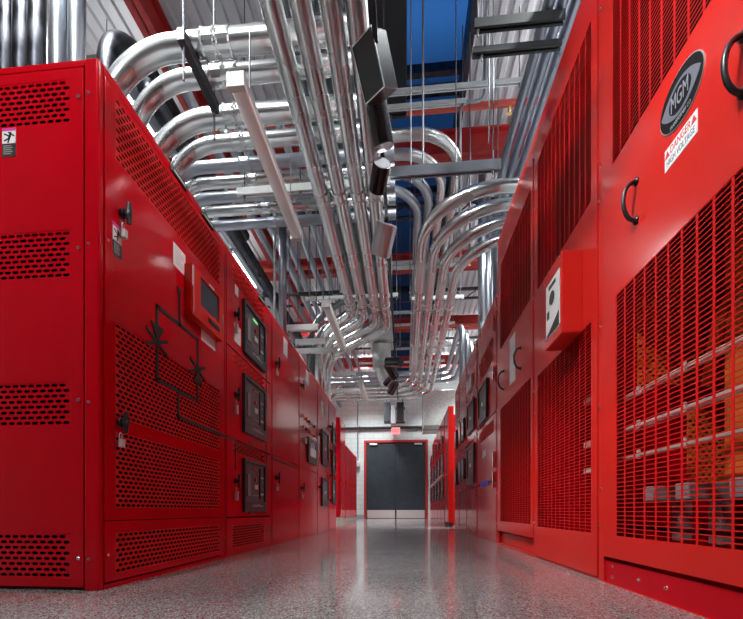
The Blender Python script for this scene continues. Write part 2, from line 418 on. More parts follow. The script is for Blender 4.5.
def carcass(P, u0, u1, top, depth, root, m, inner_w=-.09, frame=.02, base=.0):
    """hollow cabinet shell (sides, top, bottom, back) and a front frame"""
    bm = BM()
    P.box(bm, u0, u0+.004, base, top, -depth, -.004); P.box(bm, u1-.004, u1, base, top, -depth, -.004)
    P.box(bm, u0+.004, u1-.004, base, base+.004, -depth, -.004)
    P.box(bm, u0+.004, u1-.004, base+.004, top-.004, -depth, -depth+.004)
    link('carcass', bm, m, root)
    bm = BM(); P.box(bm, u0+.004, u1-.004, top-.004, top, -depth, -.006); link('top_plate', bm, TOPM, root)
    bm = BM(); sheet(P, bm, u0, u1, base, top, -.006, 0, [(u0+frame, u1-frame, base+.03, top-.03)])
    link('front_frame', bm, m, root, bevel=.002)
    if inner_w is not None:
        bm = BM(); P.box(bm, u0+.006, u1-.006, base+.01, top-.01, inner_w-.004, inner_w); link('shade_backing', bm, SHADE, root)  # dark sheet added so the vent slots look shaded inside
def panel_door(P, u0, u1, v0, v1, root, m, vents=(), name='door', slot=None, w1=.004):
    bm = BM(); sheet(P, bm, u0+.002, u1-.002, v0+.002, v1-.002, -.004, w1, list(vents))
    d = link(name, bm, m, root, bevel=.0018)
    for h in vents:
        k = dict(slot or {})
        bm = slot_plate(P, *h, w=w1-.0015, **k)
        link('vent_grille', bm, GRILLE, d, solid=.0015)
    return d

# ---------------------------------------------------------------- left row: low voltage switchboard
ZT = 2.135; YA = LY(99); YB = LY(224)
grp = 'red switchboard sections on the left of the aisle'
# nearest section, with its side turned to the camera
A = thing('switchboard_cabinet', 'large red switchboard section nearest the camera, black one-line diagram and touch screen on its front', 'electrical cabinet', ((XL-.8), YA, 0), grp)
PS = Plane((0, YA, 0), (1, 0, 0), (0, -1, 0))
XBK = -3.0
bm = BM()
box(bm, XBK, XL-.004, YB-.006, YB-.002, 0, ZT-.01); box(bm, XBK, XL-.004, YA+.03, YB-.006, 0, .004); box(bm, XBK, XBK+.004, YA+.03, YB-.006, .004, ZT-.014)
link('carcass', bm, RED, A)
bm = BM(); box(bm, XBK+.01, XL-.03, YA+.035, YB-.008, ZT-.01, ZT-.004); link('top_plate', bm, TOPM, A)
sx = on_y(84, 300, YA)[0]           # seam between the side panels and the corner post
# corner post: folded sheet with a step, returns onto the front
bm = BM()
pts = [(XL-.002, YA+.028), (XL-.002, YA+.006), (XL-.008, YA), (sx+.003, YA), (sx+.003, YA+.03), (sx+.01, YA+.03), (sx+.01, YA+.012), (XL-.02, YA+.012), (XL-.014, YA+.028)]
lo = [bm.verts.new((x, y, .0)) for x, y in pts]; hi = [bm.verts.new((x, y, ZT)) for x, y in pts]
bm.faces.new(lo); bm.faces.new(hi[::-1])
for i in range(len(pts)): bm.faces.new((lo[i], lo[(i+1) % len(pts)], hi[(i+1) % len(pts)], hi[i]))
link('corner_post', bm, RED, A, bevel=.003)
for py, yy in ((64, ZT),): pass
vr = on_y(70, 300, YA)[0]
def SZ(py, px=70): return on_y(px, py, YA)[1]
rows = [(SZ(122), SZ(79)), (SZ(277), SZ(230)), (SZ(425), SZ(382)), (SZ(578), SZ(534))]
sbreaks = [ZT-.02, .012]
bm = BM(); vents = [(vr-.55, vr, a, b) for a, b in rows] + [(XBK+.15, vr-.7, a, b) for a, b in rows]
d = None
sheet(PS, bm, XBK, sx-.003, .012, ZT-.03, -.028, .0, vents)
d = link('side_panel', bm, RED, A, bevel=.003)
for h in vents: link('vent_grille', slot_plate(PS, *h, pu=.0345, pv=.0215, su=.0150, sv=.0062, w=-.002), RED, d, solid=.0015)
bm = BM(); box(bm, XBK, sx, YA+.001, YA+.03, ZT-.026, ZT-.0); link('top_rail', bm, RED, A, bevel=.002)
bm = BM(); box(bm, XBK+.01, XL-.03, YA+.12, YA+.125, .01, ZT-.03); link('shade_backing', bm, SHADE, A)  # near-black sheet painting shade behind the side vents
bolts(PS, [on_y(79, y, YA) for y in (97, 248, 400, 558)], A, w=.0)
bolts(PS, [on_y(89, y, YA) for y in (93, 244, 402, 559)], A, m=GREY, r=.005, w=.0)
x0, z1 = on_y(2.5, 129, YA); x1, z0 = on_y(16, 156, YA)
safety_label(Plane((0, YA+.004, 0), (1, 0, 0), (0, -1, 0)), x0, x1, z0, z1, A)
# front of the nearest section
ya, yb = LY(104), LY(221)
vl, vrr = LY(114.5), LY(219)
zs = LZ(104, 521)
S_ = lambda slope: H + slope * abs(XL) / CT      # height from an image slope towards the vanishing point
bm = BM(); sheet(PLT, bm, YA+.028, YB, 0, ZT, -.02, 0, [(ya, yb, .02, ZT-.035)]); link('front_frame', bm, RED, A)
bm = BM(); PLT.box(bm, YA+.05, YB-.006, .01, ZT-.02, -.1, -.096); link('shade_backing', bm, SHADE, A)  # same dark sheet for shade behind the front vents
hmi = (LY(195), LY(224.5))
dA = panel_door(PLT, ya, yb, zs+.0, ZT-.04, A, RED, [(vl, vrr, S_(1.215), S_(1.425)), (vl, vrr, S_(.325), S_(.65)), (vl, vrr, S_(.012), S_(.275))])
latch(PLT, LY(121), LZ(121, 214), dA, 1.0); latch(PLT, LY(118.5), LZ(118.5, 423), dA, .95)
panel_door(PLT, ya, yb, .025, zs, A, RED, [(vl, vrr, S_(-.215), S_(-.075))], name='lower_panel')
safety_label(PLT, LY(111.5), LY(120.5), LZ(116, 257), LZ(116, 225), A)
paper(PLT, LY(172.5), LY(184.5), LZ(178, 270), LZ(178, 248), A)
bm = BM(); PLT.box(bm, LY(200.5), LY(214.5), LZ(207, 345), LZ(207, 333), .004, .006); link('nameplate', bm, WHITE, A)
bolts(PLT, [(LY(106.5), LZ(106.5, 555)), (LY(223), LZ(223, 538)), (LY(106.5), LZ(106.5, 240))], A, r=.006)
# operator screen box
XW = XL+.05
u0, u1 = on_x(192, 0, XW)[0], on_x(223.5, 0, XW)[0]
SW = lambda sl: H + sl*abs(XW)/CT
v0, v1 = SW(.93), SW(1.166)
d0, d1 = on_x(201, 0, XW)[0], on_x(219.5, 0, XW)[0]
bm = BM(); sheet(PLT, bm, u0, u1, v0, v1, .004, .05, [(d0, d1, SW(1.012), SW(1.148))]); sc = link('operator_screen', bm, RED2, A, bevel=.004)
bm = BM(); PLT.box(bm, d0, d1, SW(1.012), SW(1.148), .004, .042); link('glass_display', bm, SCREEN, sc)
bm = BM(); PLT.box(bm, on_x(208.5, 0, XW)[0], on_x(219, 0, XW)[0], SW(.962), SW(.984), .05, .055); link('data_port', bm, BLACK, sc)
bm = BM(); PLT.box(bm, on_x(209, 0, XW)[0], on_x(214, 0, XW)[0], SW(1.153), SW(1.16), .05, .052); link('maker_plate', bm, WHITE, sc)
bm = BM(); PLT.box(bm, u0+.004, u0+.012, v0+.01, v1-.01, .05, .056); link('hinge', bm, CHROME, sc)
bm = BM(); PLT.box(bm, u1-.022, u1-.010, v0+.06, v0+.17, .05, .055); link('hinge', bm, CHROME, sc)
# one-line diagram
g = lambda x, y: (LY(90+.2744*x), LZ(90+.2744*x, 260+.2744*y))
bm = BM(); w0, w1, t = .0045, .0075, .019
TL, TR, BR, BL = g(241, 168), g(390, 292), g(388, 512), g(241, 440)
TC = ((TL[0]+TR[0])/2, (TL[1]+TR[1])/2); BC = ((BL[0]+BR[0])/2, 0)
zt_, zb_ = (TL[1]+TR[1])/2, (BL[1]+BR[1])/2
ul, ur = TL[0], (TR[0]+BR[0])/2; uc = LY(178.5)
for a, b in (((ul, zt_), (ur, zt_)), ((ur, zt_), (ur, zb_)), ((ur, zb_), (ul, zb_)), ((ul, zb_), (ul, zt_)), ((uc, zt_), (uc, g(320, 135)[1]))): PLT.bar(bm, a, b, t, w0, w1)
ub = LY(177.5); zrun = LZ(178, 417)
PLT.bar(bm, (ub, zb_), (ub, zrun), t, w0, w1); PLT.bar(bm, (ub, zrun), (YB-.004, zrun), t, w0, w1)
tz = g(320, 135)[1]
PLT.poly(bm, [(uc-.024, tz+.05), (uc+.024, tz+.05), (uc, tz-.01)], w0, w1)
for uu, zc, up in ((ul, g(240, 300)[1], 1), (ur, g(390, 400)[1], -1)):
    PLT.bar(bm, (uu-.075, zc-.035), (uu+.075, zc+.035), .016, w0, w1+.001); PLT.bar(bm, (uu-.075, zc+.035), (uu+.075, zc-.035), .016, w0, w1+.002)
    PLT.poly(bm, [(uu-.05, zc+.085*up), (uu+.05, zc+.085*up), (uu, zc+.0*up)], w0, w1+.003)
link('one_line_diagram', bm, INK, A)

def left_section(pa, pb, label, X=XL):
    u0, u1 = LY(pa), LY(pb)
    r = thing('switchboard_cabinet', label, 'electrical cabinet', (XL-.8, (u0+u1)/2, 0), grp)
    carcass(PLT, u0+.002, u1-.002, ZT, 1.78, r, RED)
    return r, u0, u1
def rel(u0, u1, f): return u0+(u1-u0)*f
# section with three draw-out breakers
B, u0, u1 = left_section(224.5, 271, 'red switchboard section with three large dark breakers stacked, second on the left')
fr = .022; a, b = u0+fr, u1-fr
zz = [ZT-.035, S_(.92), S_(.40), S_(-.03), .02]
vs_ = [(a+.06, b-.10, S_(1.31), S_(1.42)), ]
ventw = (rel(a, b, .10), rel(a, b, .82))
doors = [(S_(.895), ZT-.035), (S_(.415), S_(.89)), (S_(-.035), S_(.41))]
slotB = dict(pu=.075, pv=.018, su=.032, sv=.0048, stagger=True)
ba, bb = LY(241.5), LY(263.5)
brk = [(S_(.975), S_(1.30)), (S_(.485), S_(.845)), (S_(-.005), S_(.325))]
vent_rows = [(S_(1.33), S_(1.44)), (S_(.855), S_(.93) - .001), (S_(.345), S_(.395))]
doors = [(S_(.94), ZT-.035), (S_(.42), S_(.935)), (S_(-.035), S_(.415))]
vent_rows = [(S_(1.335), S_(1.445)), (S_(.86), S_(.925)), (S_(.345), S_(.405))]
for i in range(3):
    d = panel_door(PLT, a, b, *doors[i], B, RED, [(ventw[0], ventw[1], *vent_rows[i])], slot=slotB)
    breaker(PLT, ba, bb, *brk[i], B, 3 if i == 0 else 2)
    zc = sum(brk[i])/2
    latch(PLT, LY(234.5), zc+.02, d, 1.0, big=1)
    bm = BM(); PLT.box(bm, LY(249), LY(252.5), doors[i][0]+.02, doors[i][0]+.035, .004, .008); link('key_slot', bm, BLACK, d)
paper(PLT, LY(233.5), LY(240), LZ(236, 343), LZ(236, 325), B, 3)
bm = BM(); PLT.box(bm, LY(234), LY(237.5), LZ(236, 296), LZ(236, 286), .004, .006); link('warning_sticker', bm, WHITE, B)
panel_door(PLT, a, b, .022, S_(-.04), B, RED, [(ventw[0], ventw[1], S_(-.215), S_(-.085))], name='lower_panel')
bm = BM()
for i, (z0, z1) in enumerate(brk):
    pass
z = LZ(229, 437); PLT.bar(bm, (a-.0, zrun), (LY(235), zrun), .012, .0045, .0075); PLT.bar(bm, (LY(235), zrun), (LY(235), LZ(235, 470)), .012, .0045, .0075)
PLT.bar(bm, (LY(266), S_(.62)), (LY(266), S_(.13)), .012, .0045, .0075); PLT.bar(bm, (LY(266), S_(1.15)), (LY(266), S_(.72)), .012, .0045, .0075)
link('one_line_diagram', bm, STRUTD, B)
bolts(PLT, [(LY(230), LZ(230, 540)), (LY(269), LZ(269, 531)), (LY(230), LZ(230, 300))], B, r=.007)
# plain two-door section
Cc, u0, u1 = left_section(271, 298.5, 'red switchboard section with two plain blank doors beyond the three-breaker section')
a, b = u0+fr, u1-fr; sm = S_(.425)
d1 = panel_door(PLT, a, b, sm, ZT-.035, Cc, RED); d2 = panel_door(PLT, a, b, .022, sm, Cc, RED)
latch(PLT, LY(275.5), LZ(275.5, 363), d1, 1.1); latch(PLT, LY(275.5), LZ(275.5, 478), d2, 1.1)
paper(PLT, LY(283), LY(287), LZ(285, 356), LZ(285, 339), Cc, 3)
bm = BM(); PLT.bar(bm, (a, sm-.035), (b, sm-.035), .014, .0045, .007); link('one_line_diagram', bm, INK, Cc)
bolts(PLT, [(LY(274), LZ(274, 531)), (LY(296), LZ(296, 524))], Cc, r=.008)
# metering section
D, u0, u1 = left_section(298.5, 317, 'red switchboard section with indicator lamps and one small square meter, beyond the plain two-door section')
a, b = u0+fr, u1-fr
d1 = panel_door(PLT, a, b, sm, ZT-.035, D, RED); d2 = panel_door(PLT, a, b, .022, sm, D, RED)
latch(PLT, LY(300.8), LZ(300.8, 385), d1, 1.1, False); latch(PLT, LY(301), LZ(301, 488), d2, 1.1)
for r_ in range(2):
    for k in range(5):
        u = rel(a, b, .15+.16*k); v = 1.45-.13*r_
        bm = BM(); cyl(bm, PLT.p(u, v, .004), PLT.p(u, v, .03), .017, n=12); link('indicator_lamp', bm, (BLACK, REDB)[(k+r_) % 2] if k % 3 else STRUT, D)
for k in range(4):
    u = rel(a, b, .2+.2*k); bm = BM(); PLT.box(bm, u-.05, u+.05, 1.13, 1.2, .004, .04); link('selector_switch', bm, (STRUT, BLACK)[k % 2], D, bevel=.004)
bm = BM(); PLT.box(bm, rel(a, b, .38), rel(a, b, .88), S_(.50), S_(.76), .004, .03); mt = link('meter', bm, CHAR, D, bevel=.005)
bm = BM(); PLT.box(bm, rel(a, b, .46), rel(a, b, .8), S_(.57), S_(.71), .03, .033); link('meter_face', bm, METER, mt)
paper(PLT, LY(305.5), LY(308), LZ(307, 384), LZ(307, 371), D, 0)
# two-breaker section
E, u0, u1 = left_section(317, 328.5, 'narrow-looking red switchboard section with two breakers, beyond the metering section on the left')
a, b = u0+fr, u1-fr
for i, (z0, z1, p0, p1) in enumerate(((S_(.06), S_(.50), .022, sm-.0), (S_(.66), S_(1.12), sm+.0, ZT-.035))):
    d = panel_door(PLT, a, b, p0 if i == 0 else sm, p1, E, RED)
    if i == 0: pass
    breaker(PLT, rel(a, b, .3), rel(a, b, .88), z0 if i == 0 else S_(.56), z1-.12 if i == 0 else S_(.98), E, 1)
    latch(PLT, rel(a, b, .12), (z0+z1)/2, d, 1.1, False)
paper(PLT, rel(a, b, .3), rel(a, b, .5), S_(1.15), S_(1.32), E, 0)
# last section
G_, u0, u1 = left_section(328.5, 336, 'last red switchboard section at the far end of the long left row')
a, b = u0+fr, u1-fr
d = panel_door(PLT, a, b, .022, ZT-.035, G_, RED)
for k, (z0, z1) in enumerate(((.45, .85), (.95, 1.3), (1.45, 1.7))): breaker(PLT, rel(a, b, .35), rel(a, b, .85), z0, z1, G_, 1)
for k in range(4): latch(PLT, rel(a, b, .15), .5+.4*k, d, 1.3, False)
# top edge hardware: small black lugs and nameplates on top of the row
for k, (pa, y) in enumerate(((178, 0), (207, 0), (261, 0), (291, 0), (308, 0))):
    u = LY(pa); owner = (A, A, B, Cc, D)[k]
    bm = BM(); PLT.box(bm, u-.07, u+.07, ZT-.036, ZT-.006, .001, .012); link('top_nameplate', bm, INK, owner)
    bm = BM(); PLT.box(bm, u-.055, u+.055, ZT-.027, ZT-.017, .012, .0125)
    link('plate_marking', bm, STRUT, owner)

# far row of cabinets set back on the left
XF = -1.85
PF = Plane((XF, 0, 0), (0, 1, 0), (1, 0, 0))
FY = lambda px: on_x(px, 0, XF)[0]
ys = [FY(345.2) + (FY(356.6) - FY(345.2)) * k/5 for k in range(6)]
nm = ['first', 'second', 'third', 'fourth', 'last']
tall = thing('tall_cabinet', 'tall dark red cabinet behind the far end of the left switchboard row', 'electrical cabinet', (XF-.4, ys[0]-.6, 0))
bm = BM(); box(bm, XF-1.4, XF-.0, ys[0]-1.0, ys[0]-.02, .14, 3.0); link('carcass', bm, RED, tall, bevel=.004)
bm = BM(); box(bm, XF-1.4, XF-.02, ys[0]-1.0, ys[0]-.02, 0, .14); link('plinth', bm, mat('beige_plinth', (.5, .42, .33), .6), tall)
bm = BM(); box(bm, XF, XF+.012, ys[0]-.96, ys[0]-.06, .2, 2.9); d = link('door', bm, RED, tall, bevel=.003)
bm = BM(); cyl(bm, (XF+.012, ys[0]-.9, 1.2), (XF+.012+.04, ys[0]-.9, 1.2), .03); link('door_handle', bm, BLACK, d)
for k in range(5):
    r = thing('slim_cabinet', '%s of five slim red cabinets set back near the double door, counting away from camera' % nm[k], 'electrical cabinet', (XF-.4, (ys[k]+ys[k+1])/2, 0), 'slim red cabinets near the double door')
    bm = BM(); box(bm, XF-.9, XF, ys[k]+.003, ys[k+1]-.003, .1, 2.38); link('carcass', bm, RED2 if k in (1, 3) else RED, r, bevel=.003)
    bm = BM(); box(bm, XF-.85, XF-.02, ys[k]+.01, ys[k+1]-.01, 0, .1); link('plinth', bm, STRUT, r)
    bm = BM(); box(bm, XF, XF+.012, ys[k]+.04, ys[k+1]-.08, .14, 2.34); d = link('door', bm, RED, r, bevel=.003)
    bm = BM(); PF.box(bm, ys[k]+.05, ys[k]+.09, 1.1, 1.3, .012, .04); link('door_handle', bm, CHROME, d)

# ---------------------------------------------------------------- right row: transformer enclosures
ZR = 2.93
slotR = dict(pu=.066, pv=.0172, su=.0280, sv=.0068, stagger=False, hexa=False)
rgrp = 'red transformer enclosures on the right of the aisle'
def enclosure(u0, u1, label, lower=None, upper=None, dr=(0, 0), kick=True, depth=1.5):
    r = thing('transformer_enclosure', label, 'transformer', (XR+.7, (u0+u1)/2, 0), rgrp)
    bm = BM()
    for a_ in (u0+.001, u1-.005): PRT.box(bm, a_, a_+.004, 0, ZR-.01, -depth, -.02)
    PRT.box(bm, u0+.005, u1-.005, 0, ZR-.01, -depth, -depth+.004); PRT.box(bm, u0+.005, u1-.005, .0, .01, -depth+.004, -.06)
    link('carcass', bm, RED, r)
    bm = BM(); PRT.box(bm, u0+.006, u1-.006, ZR-.02, ZR-.012, -depth+.004, -.022); link('top_plate', bm, TOPM, r)
    bm = BM(); PRT.box(bm, u0+.01, u1-.01, 1.5, ZR-.05, -.14, -.13); link('shade_backing', bm, SHADE, r)  # dark sheet added behind the upper mesh as painted shade
    return r
# nearest
e0, e1 = .30, RY(601.5)
T1 = enclosure(e0, e1, 'nearest red transformer enclosure with large lower mesh, oval emblem and two black pull handles', kick=True)
ma, mb = .88, RY(617.3)
ua_, ub_ = .62, RY(613.5)
low = (ma, mb, .214, 1.232); upp = (ua_-.02, ub_, 1.81, 2.68)
low = (.62, mb, .214, 1.232)
bm = BM(); sheet(PRT, bm, e0, e1, .0, ZR, -.02, 0, [(.52, e1-.02, .0005, ZR-.12)]); link('front_frame', bm, RED2, T1, bevel=.003)
d = panel_door(PRT, .52, e1-.012, .115, ZR-.12, T1, RED2, [low, upp], slot=slotR, name='front_panel', w1=.006)
bm = BM(); PRT.box(bm, .52, e1-.02, .0005, .10, -.02, -.008); link('kick_panel', bm, RED, T1)
bow(PRT, RY(638.5), RZ(638.5, 201), .15, d); bow(PRT, RY(747), RZ(747, 64), .15, d)
bolts(PRT, [(RY(603), RZ(603, 165)), (RY(603), RZ(603, 326)), (RY(603), RZ(603, 489)), (RY(603), RZ(603, 8))], T1, r=.007, w=.006)
bolts(PRT, [(RY(611), RZ(611, 566)), (RY(611), RZ(611, 577)), (RY(637), RZ(637, 580)), (RY(664), RZ(664, 588))], T1, r=.008, w=-.009)
# oval emblem
EMB = mat('emblem_black', (.012, .012, .014), .7, spec=.1)
ec, ez = RY(683.5), RZ(683.5, 95)
ea, eb = (RY(662)-RY(706.5))/2*1.0, .088
bdg = None
def oval(bm, a, b, w0, w1, n=48, inner=None, arc=(0, 2*PI)):
    P = PRT
    if inner is None:
        P.poly(bm, [(ec+a*math.cos(2*PI*k/n), ez+b*math.sin(2*PI*k/n)) for k in range(n)], w0, w1)
    else:
        m = 24
        o_ = [(ec+a*math.cos(arc[0]+(arc[1]-arc[0])*k/m), ez+b*math.sin(arc[0]+(arc[1]-arc[0])*k/m)) for k in range(m+1)]
        i_ = [(ec+inner[0]*math.cos(arc[0]+(arc[1]-arc[0])*k/m), ez+inner[1]*math.sin(arc[0]+(arc[1]-arc[0])*k/m)) for k in range(m+1)]
        for k in range(m): P.poly(bm, [o_[k], o_[k+1], i_[k+1], i_[k]], w0, w1)
bm = BM(); oval(bm, ea, eb, .006, .009); bdg = link('emblem', bm, STRUT, T1)
bm = BM(); oval(bm, ea*.97, eb*.96, .009, .0105); link('black_field', bm, EMB, bdg)
# grey lens-shaped field
bm = BM(); pts = []
for k in range(21):
    t = -1+2*k/20; pts.append((ec+ea*.9*t, ez+eb*.60*(1-t*t)*1.0+eb*.02))
for k in range(19, 0, -1):
    t = -1+2*k/20; pts.append((ec+ea*.9*t, ez-eb*.60*(1-t*t)-eb*.02))
PRT.poly(bm, pts, .0105, .0115); link('grey_field', bm, mat('emblem_grey', (.16, .16, .2), .6), bdg)
bm = BM(); oval(bm, ea*.50, eb*.50, .0115, .0125); link('inner_oval', bm, EMB, bdg)
text_mesh('MGM', PRT, ec, ez-.001, .074, .0125, True, bdg, mat('emblem_letter', (.3, .3, .34), .6), width=ea*.78)
text_mesh('TRANSFORMER CO', PRT, ec, ez-eb*.76, .019, .0105, True, bdg, mat('emblem_small', (.35, .35, .36), .5), width=ea*.95)
# danger sign
s0, s1 = RY(667.3), RY(700); sc_ = (s0+s1)/2; zc = RZ(683.7, 141)
bm = BM(); PRT.box(bm, s1, s0, zc-.036, zc+.036, .006, .008); sg = link('danger_sign', bm, WHITE, T1)
text_mesh('DANGER', PRT, sc_, zc+.016, .036, .008, True, sg, REDINK, width=abs(s0-s1)*.62)
text_mesh('HIGH VOLTAGE', PRT, sc_, zc-.017, .030, .008, True, sg, mat('blue_grey_ink', (.12, .16, .2), .5), width=abs(s0-s1)*.86)
for sgn in (-1, 1):
    bm = BM(); cu_ = sc_+sgn*abs(s0-s1)*.41; PRT.poly(bm, [(cu_-.012, zc+.004), (cu_+.012, zc+.004), (cu_, zc+.028)], .008, .009); link('warning_triangle', bm, REDINK, sg)
# contents seen through the mesh: three coils, clamps, bus rails
for k, u in enumerate((.78, 1.12, 1.46)):
    bm = BM(); cyl(bm, (XR+.40, u, .45), (XR+.40, u, 1.75), .15, n=28); cyl(bm, (XR+.40, u, .40), (XR+.40, u, .45), .18, n=28)
    cl = link('winding', bm, COPPER, T1, smooth=False)
    bm = BM()
    cyl(bm, (XR+.40, u, 1.02), (XR+.40, u, 1.06), .154, n=28)
    link('winding_band', bm, BRASS, cl)
for v, o_ in ((.81, .05), (.67, .05), (.55, .05), (.25, .10)):
    bm = BM(); box(bm, XR+o_, XR+o_+.03, .56, e1-.03, v-.008, v+.008)
    for q in range(5): box(bm, XR+o_-.008, XR+o_, .62+q*.26, .64+q*.26, v-.018, v+.018)
    link('bus_rail', bm, RAILW if v > .5 else STEELB, T1, bevel=.003)
for u in (RY(622)-.02, RY(655), RY(706)):
    bm = BM(); box(bm, XR+.09, XR+.24, u-.035, u+.035, .36, .42); box(bm, XR+.2, XR+.24, u-.03, u+.03, .2, .36); link('insulator_foot', bm, GREY, T1, bevel=.004)
bm = BM()
for z0 in (.34, 1.80): box(bm, XR+.45, XR+.79, .6, e1-.04, z0, z0+.07)
link('core_clamp', bm, STEELB, T1)
bm = BM()
for q in range(3):
    u = .72+q*.36; sweep(bm, [(XR+.3, u, 1.25), (XR+.25, u+.1, 1.0), (XR+.3, u+.22, .82)], .022, n=8)
link('cable_tail', bm, COPPER, T1, smooth=True)
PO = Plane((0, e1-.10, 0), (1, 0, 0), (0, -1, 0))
link('mesh_shadow_board', slot_plate(PO, XR+.10, XR+.95, .86, 1.42, pu=.026, pv=.016, su=.0095, sv=.0055, w=0), COPPER, T1, solid=.003)  # perforated board added to imitate the mesh shadow falling on the winding
link('mesh_shadow_board', slot_plate(PO, XR+.30, XR+1.1, .40, .76, pu=.026, pv=.016, su=.0095, sv=.0055, w=0), COPPER, T1, solid=.003)
# second enclosure with document box
e1b, e2 = RY(601.5), RY(535)
T2 = enclosure(e1b, e2, 'middle red transformer enclosure with tall mesh panels and a protruding document box')
m0, m1 = RY(592.5), RY(538)
low = (m0, m1-.005, .214, 1.23); upp = (m0, m1-.005, 1.81, 2.68)
bm = BM(); sheet(PRT, bm, e1b, e2, 0, ZR, -.02, 0, [(e1b+.03, e2-.012, .012, ZR-.12)]); link('front_frame', bm, RED2, T2, bevel=.003)
panel_door(PRT, e1b+.03, e2-.012, .012, ZR-.12, T2, RED2, [low, upp], slot=slotR, name='front_panel', w1=.006)
bolts(PRT, [(e2-.012, z) for z in (.24, 1.0, 1.72, 2.4)] + [(e1b+.016, z) for z in (.25, .8, 1.75)], T2, r=.007, w=.0)
bm = BM(); box(bm, XR+.5, XR+.7, e1b+.15, e2-.15, .4, 1.7); link('winding', bm, SHADE, T2)  # plain winding block in the interior shade colour
for v in (.55, .7, .95):
    bm = BM(); box(bm, XR+.14, XR+.18, e1b+.05, e1b+.5, v-.014, v+.014); link('bus_rail', bm, RAILW, T2)
# document box
by0 = RY(584); bx = on_y(561.5, 300, by0)[0]; by1 = on_x(545, 300, bx)[0]; bz0 = RZ(584, 332); bz1 = RZ(584, 249)
bm = BM(); box(bm, bx, XR-.004, by0, by1, bz0, bz1); dbx = link('document_box', bm, RED2, T2, bevel=.006)
PD = Plane((bx, 0, 0), (0, 1, 0), (-1, 0, 0))
bm = BM(); PD.box(bm, by0+.02, by1-.025, bz0+.05, bz1-.075, 0, .003); lb = link('label_plate', bm, WHITE, dbx)
bm = BM(); cyl(bm, PD.p((by0+by1)/2, 1.46, .0055), PD.p((by0+by1)/2, 1.46, .0062), .036, n=24)
PD.poly(bm, [(by0+.025, bz0+.055), (by1-.03, bz0+.055), (by0+.025, bz0+.13)], .003, .005)
PD.box(bm, by0+.07, by1-.07, 1.52, 1.54, .003, .005); PD.box(bm, by1-.075, by1-.045, 1.37, 1.41, .003, .005)
link('label_marks', bm, INK, dbx)
bolts(PD, [(by0+.012, bz1-.02), (by0+.012, bz0+.05), (by1-.01, bz1-.05), (by1-.01, bz0+.06)], T2, r=.006, w=.001)
# third enclosure
e3 = RY(497.5)
T3 = enclosure(e2, e3, 'farthest red transformer enclosure, two curved handles and a paper sheet between its meshes')
low = (RY(531.5), RY(501), .225, 1.27); upp = (RY(531.5), RY(501), 1.83, 2.62)
bm = BM(); sheet(PRT, bm, e2, e3, 0, ZR, -.02, 0, [(e2+.03, e3-.02, .02, ZR-.14)]); link('front_frame', bm, RED2, T3, bevel=.003)
d = panel_door(PRT, e2+.03, e3-.02, .13, ZR-.14, T3, RED2, [low, upp], slot=slotR, name='front_panel', w1=.006)
bm = BM(); PRT.box(bm, e2+.02, e3-.02, .0, .115, -.05, -.03); link('kick_panel', bm, RED2, T3)
bow(PRT, RY(521.5), RZ(521.5, 358), .16, d); bow(PRT, RY(504.5), RZ(504.5, 380), .16, d)
paper(PRT, RY(516), RY(510.5), RZ(513, 383), RZ(513, 336), T3, 5, w=.006)
bm = BM(); box(bm, XR+.5, XR+.7, e2+.15, e3-.15, .4, 1.7); link('winding', bm, SHADE, T3)  # winding block, also in the interior shade colour
bolts(PRT, [(e2+.012, z) for z in (.24, 1.15, 1.8)] + [(e3-.01, z) for z in (.2, .5, 1.3, 1.75, 2.4)], T3, r=.009, w=.0)
# ---------------------------------------------------------------- right row: switchgear beyond
ZS = 2.46
def rsec(pa, pb, label, name='switchgear_cabinet', top=ZS, w=0.):
    u0, u1 = RY(pa), RY(pb)
    r = thing(name, label, 'electrical cabinet', (XR+.7, (u0+u1)/2, 0), 'red switchgear sections on the right beyond the transformers')
    carcass(PRT, u0+.003, u1-.003, top, 1.3, r, RED, frame=.03)
    return r, u0+.03, u1-.03
def meterbox(P, u, v, r, s=.12):
    bm = BM(); P.box(bm, u-s*.7, u+s*.7, v-s, v+s, .004, .035); m_ = link('relay', bm, CHAR, r, bevel=.004)
    bm = BM(); P.box(bm, u-s*.45, u+s*.45, v-s*.5, v+s*.75, .035, .038); link('relay_window', bm, METER, m_)
q1, a, b = rsec(497.2, 477.6, 'red switchgear section beside the transformers, one breaker high up and blue marking low down')
panel_door(PRT, a, b, .022, .62, q1, RED, name='lower_panel'); panel_door(PRT, a, b, .63, 1.30, q1, RED, [(a+.1, b-.1, 1.12, 1.25)], slot=dict(pu=.09, pv=.03, su=.035, sv=.008)); d = panel_door(PRT, a, b, 1.31, ZS-.035, q1, RED, [(a+.12, b-.15, 1.85, 2.1)], slot=dict(pu=.09, pv=.03, su=.035, sv=.008))
breaker(PRT, rel(a, b, .38), rel(a, b, .88), 1.33, 1.76, q1, 1)
paper(PRT, RY(486.5), RY(483), .93, 1.0, q1, 0); bm = BM(); PRT.box(bm, RY(489), RY(481), .60, .66, .005, .008); link('blue_marking', bm, BLUE, q1)
for v in (.55, .75, 1.6, 2.1): bm = BM(); PRT.box(bm, a+.03, a+.055, v, v+.16, .004, .03); link('door_handle', bm, CHROME, q1)
bolts(PRT, [(a-.015, z) for z in (.12, .6, 1.2, 1.7, 2.3)] + [(b+.015, z) for z in (.1, .5, .9, 1.3)], q1, r=.013, w=.001)
q2, a, b = rsec(477.4, 467.2, 'red switchgear section with two stacked dark breakers, second beyond the transformers')
for z0, z1 in ((.022, .62), (.63, 1.25), (1.26, 1.8), (1.81, ZS-.035)): d = panel_door(PRT, a, b, z0, z1, q2, RED)
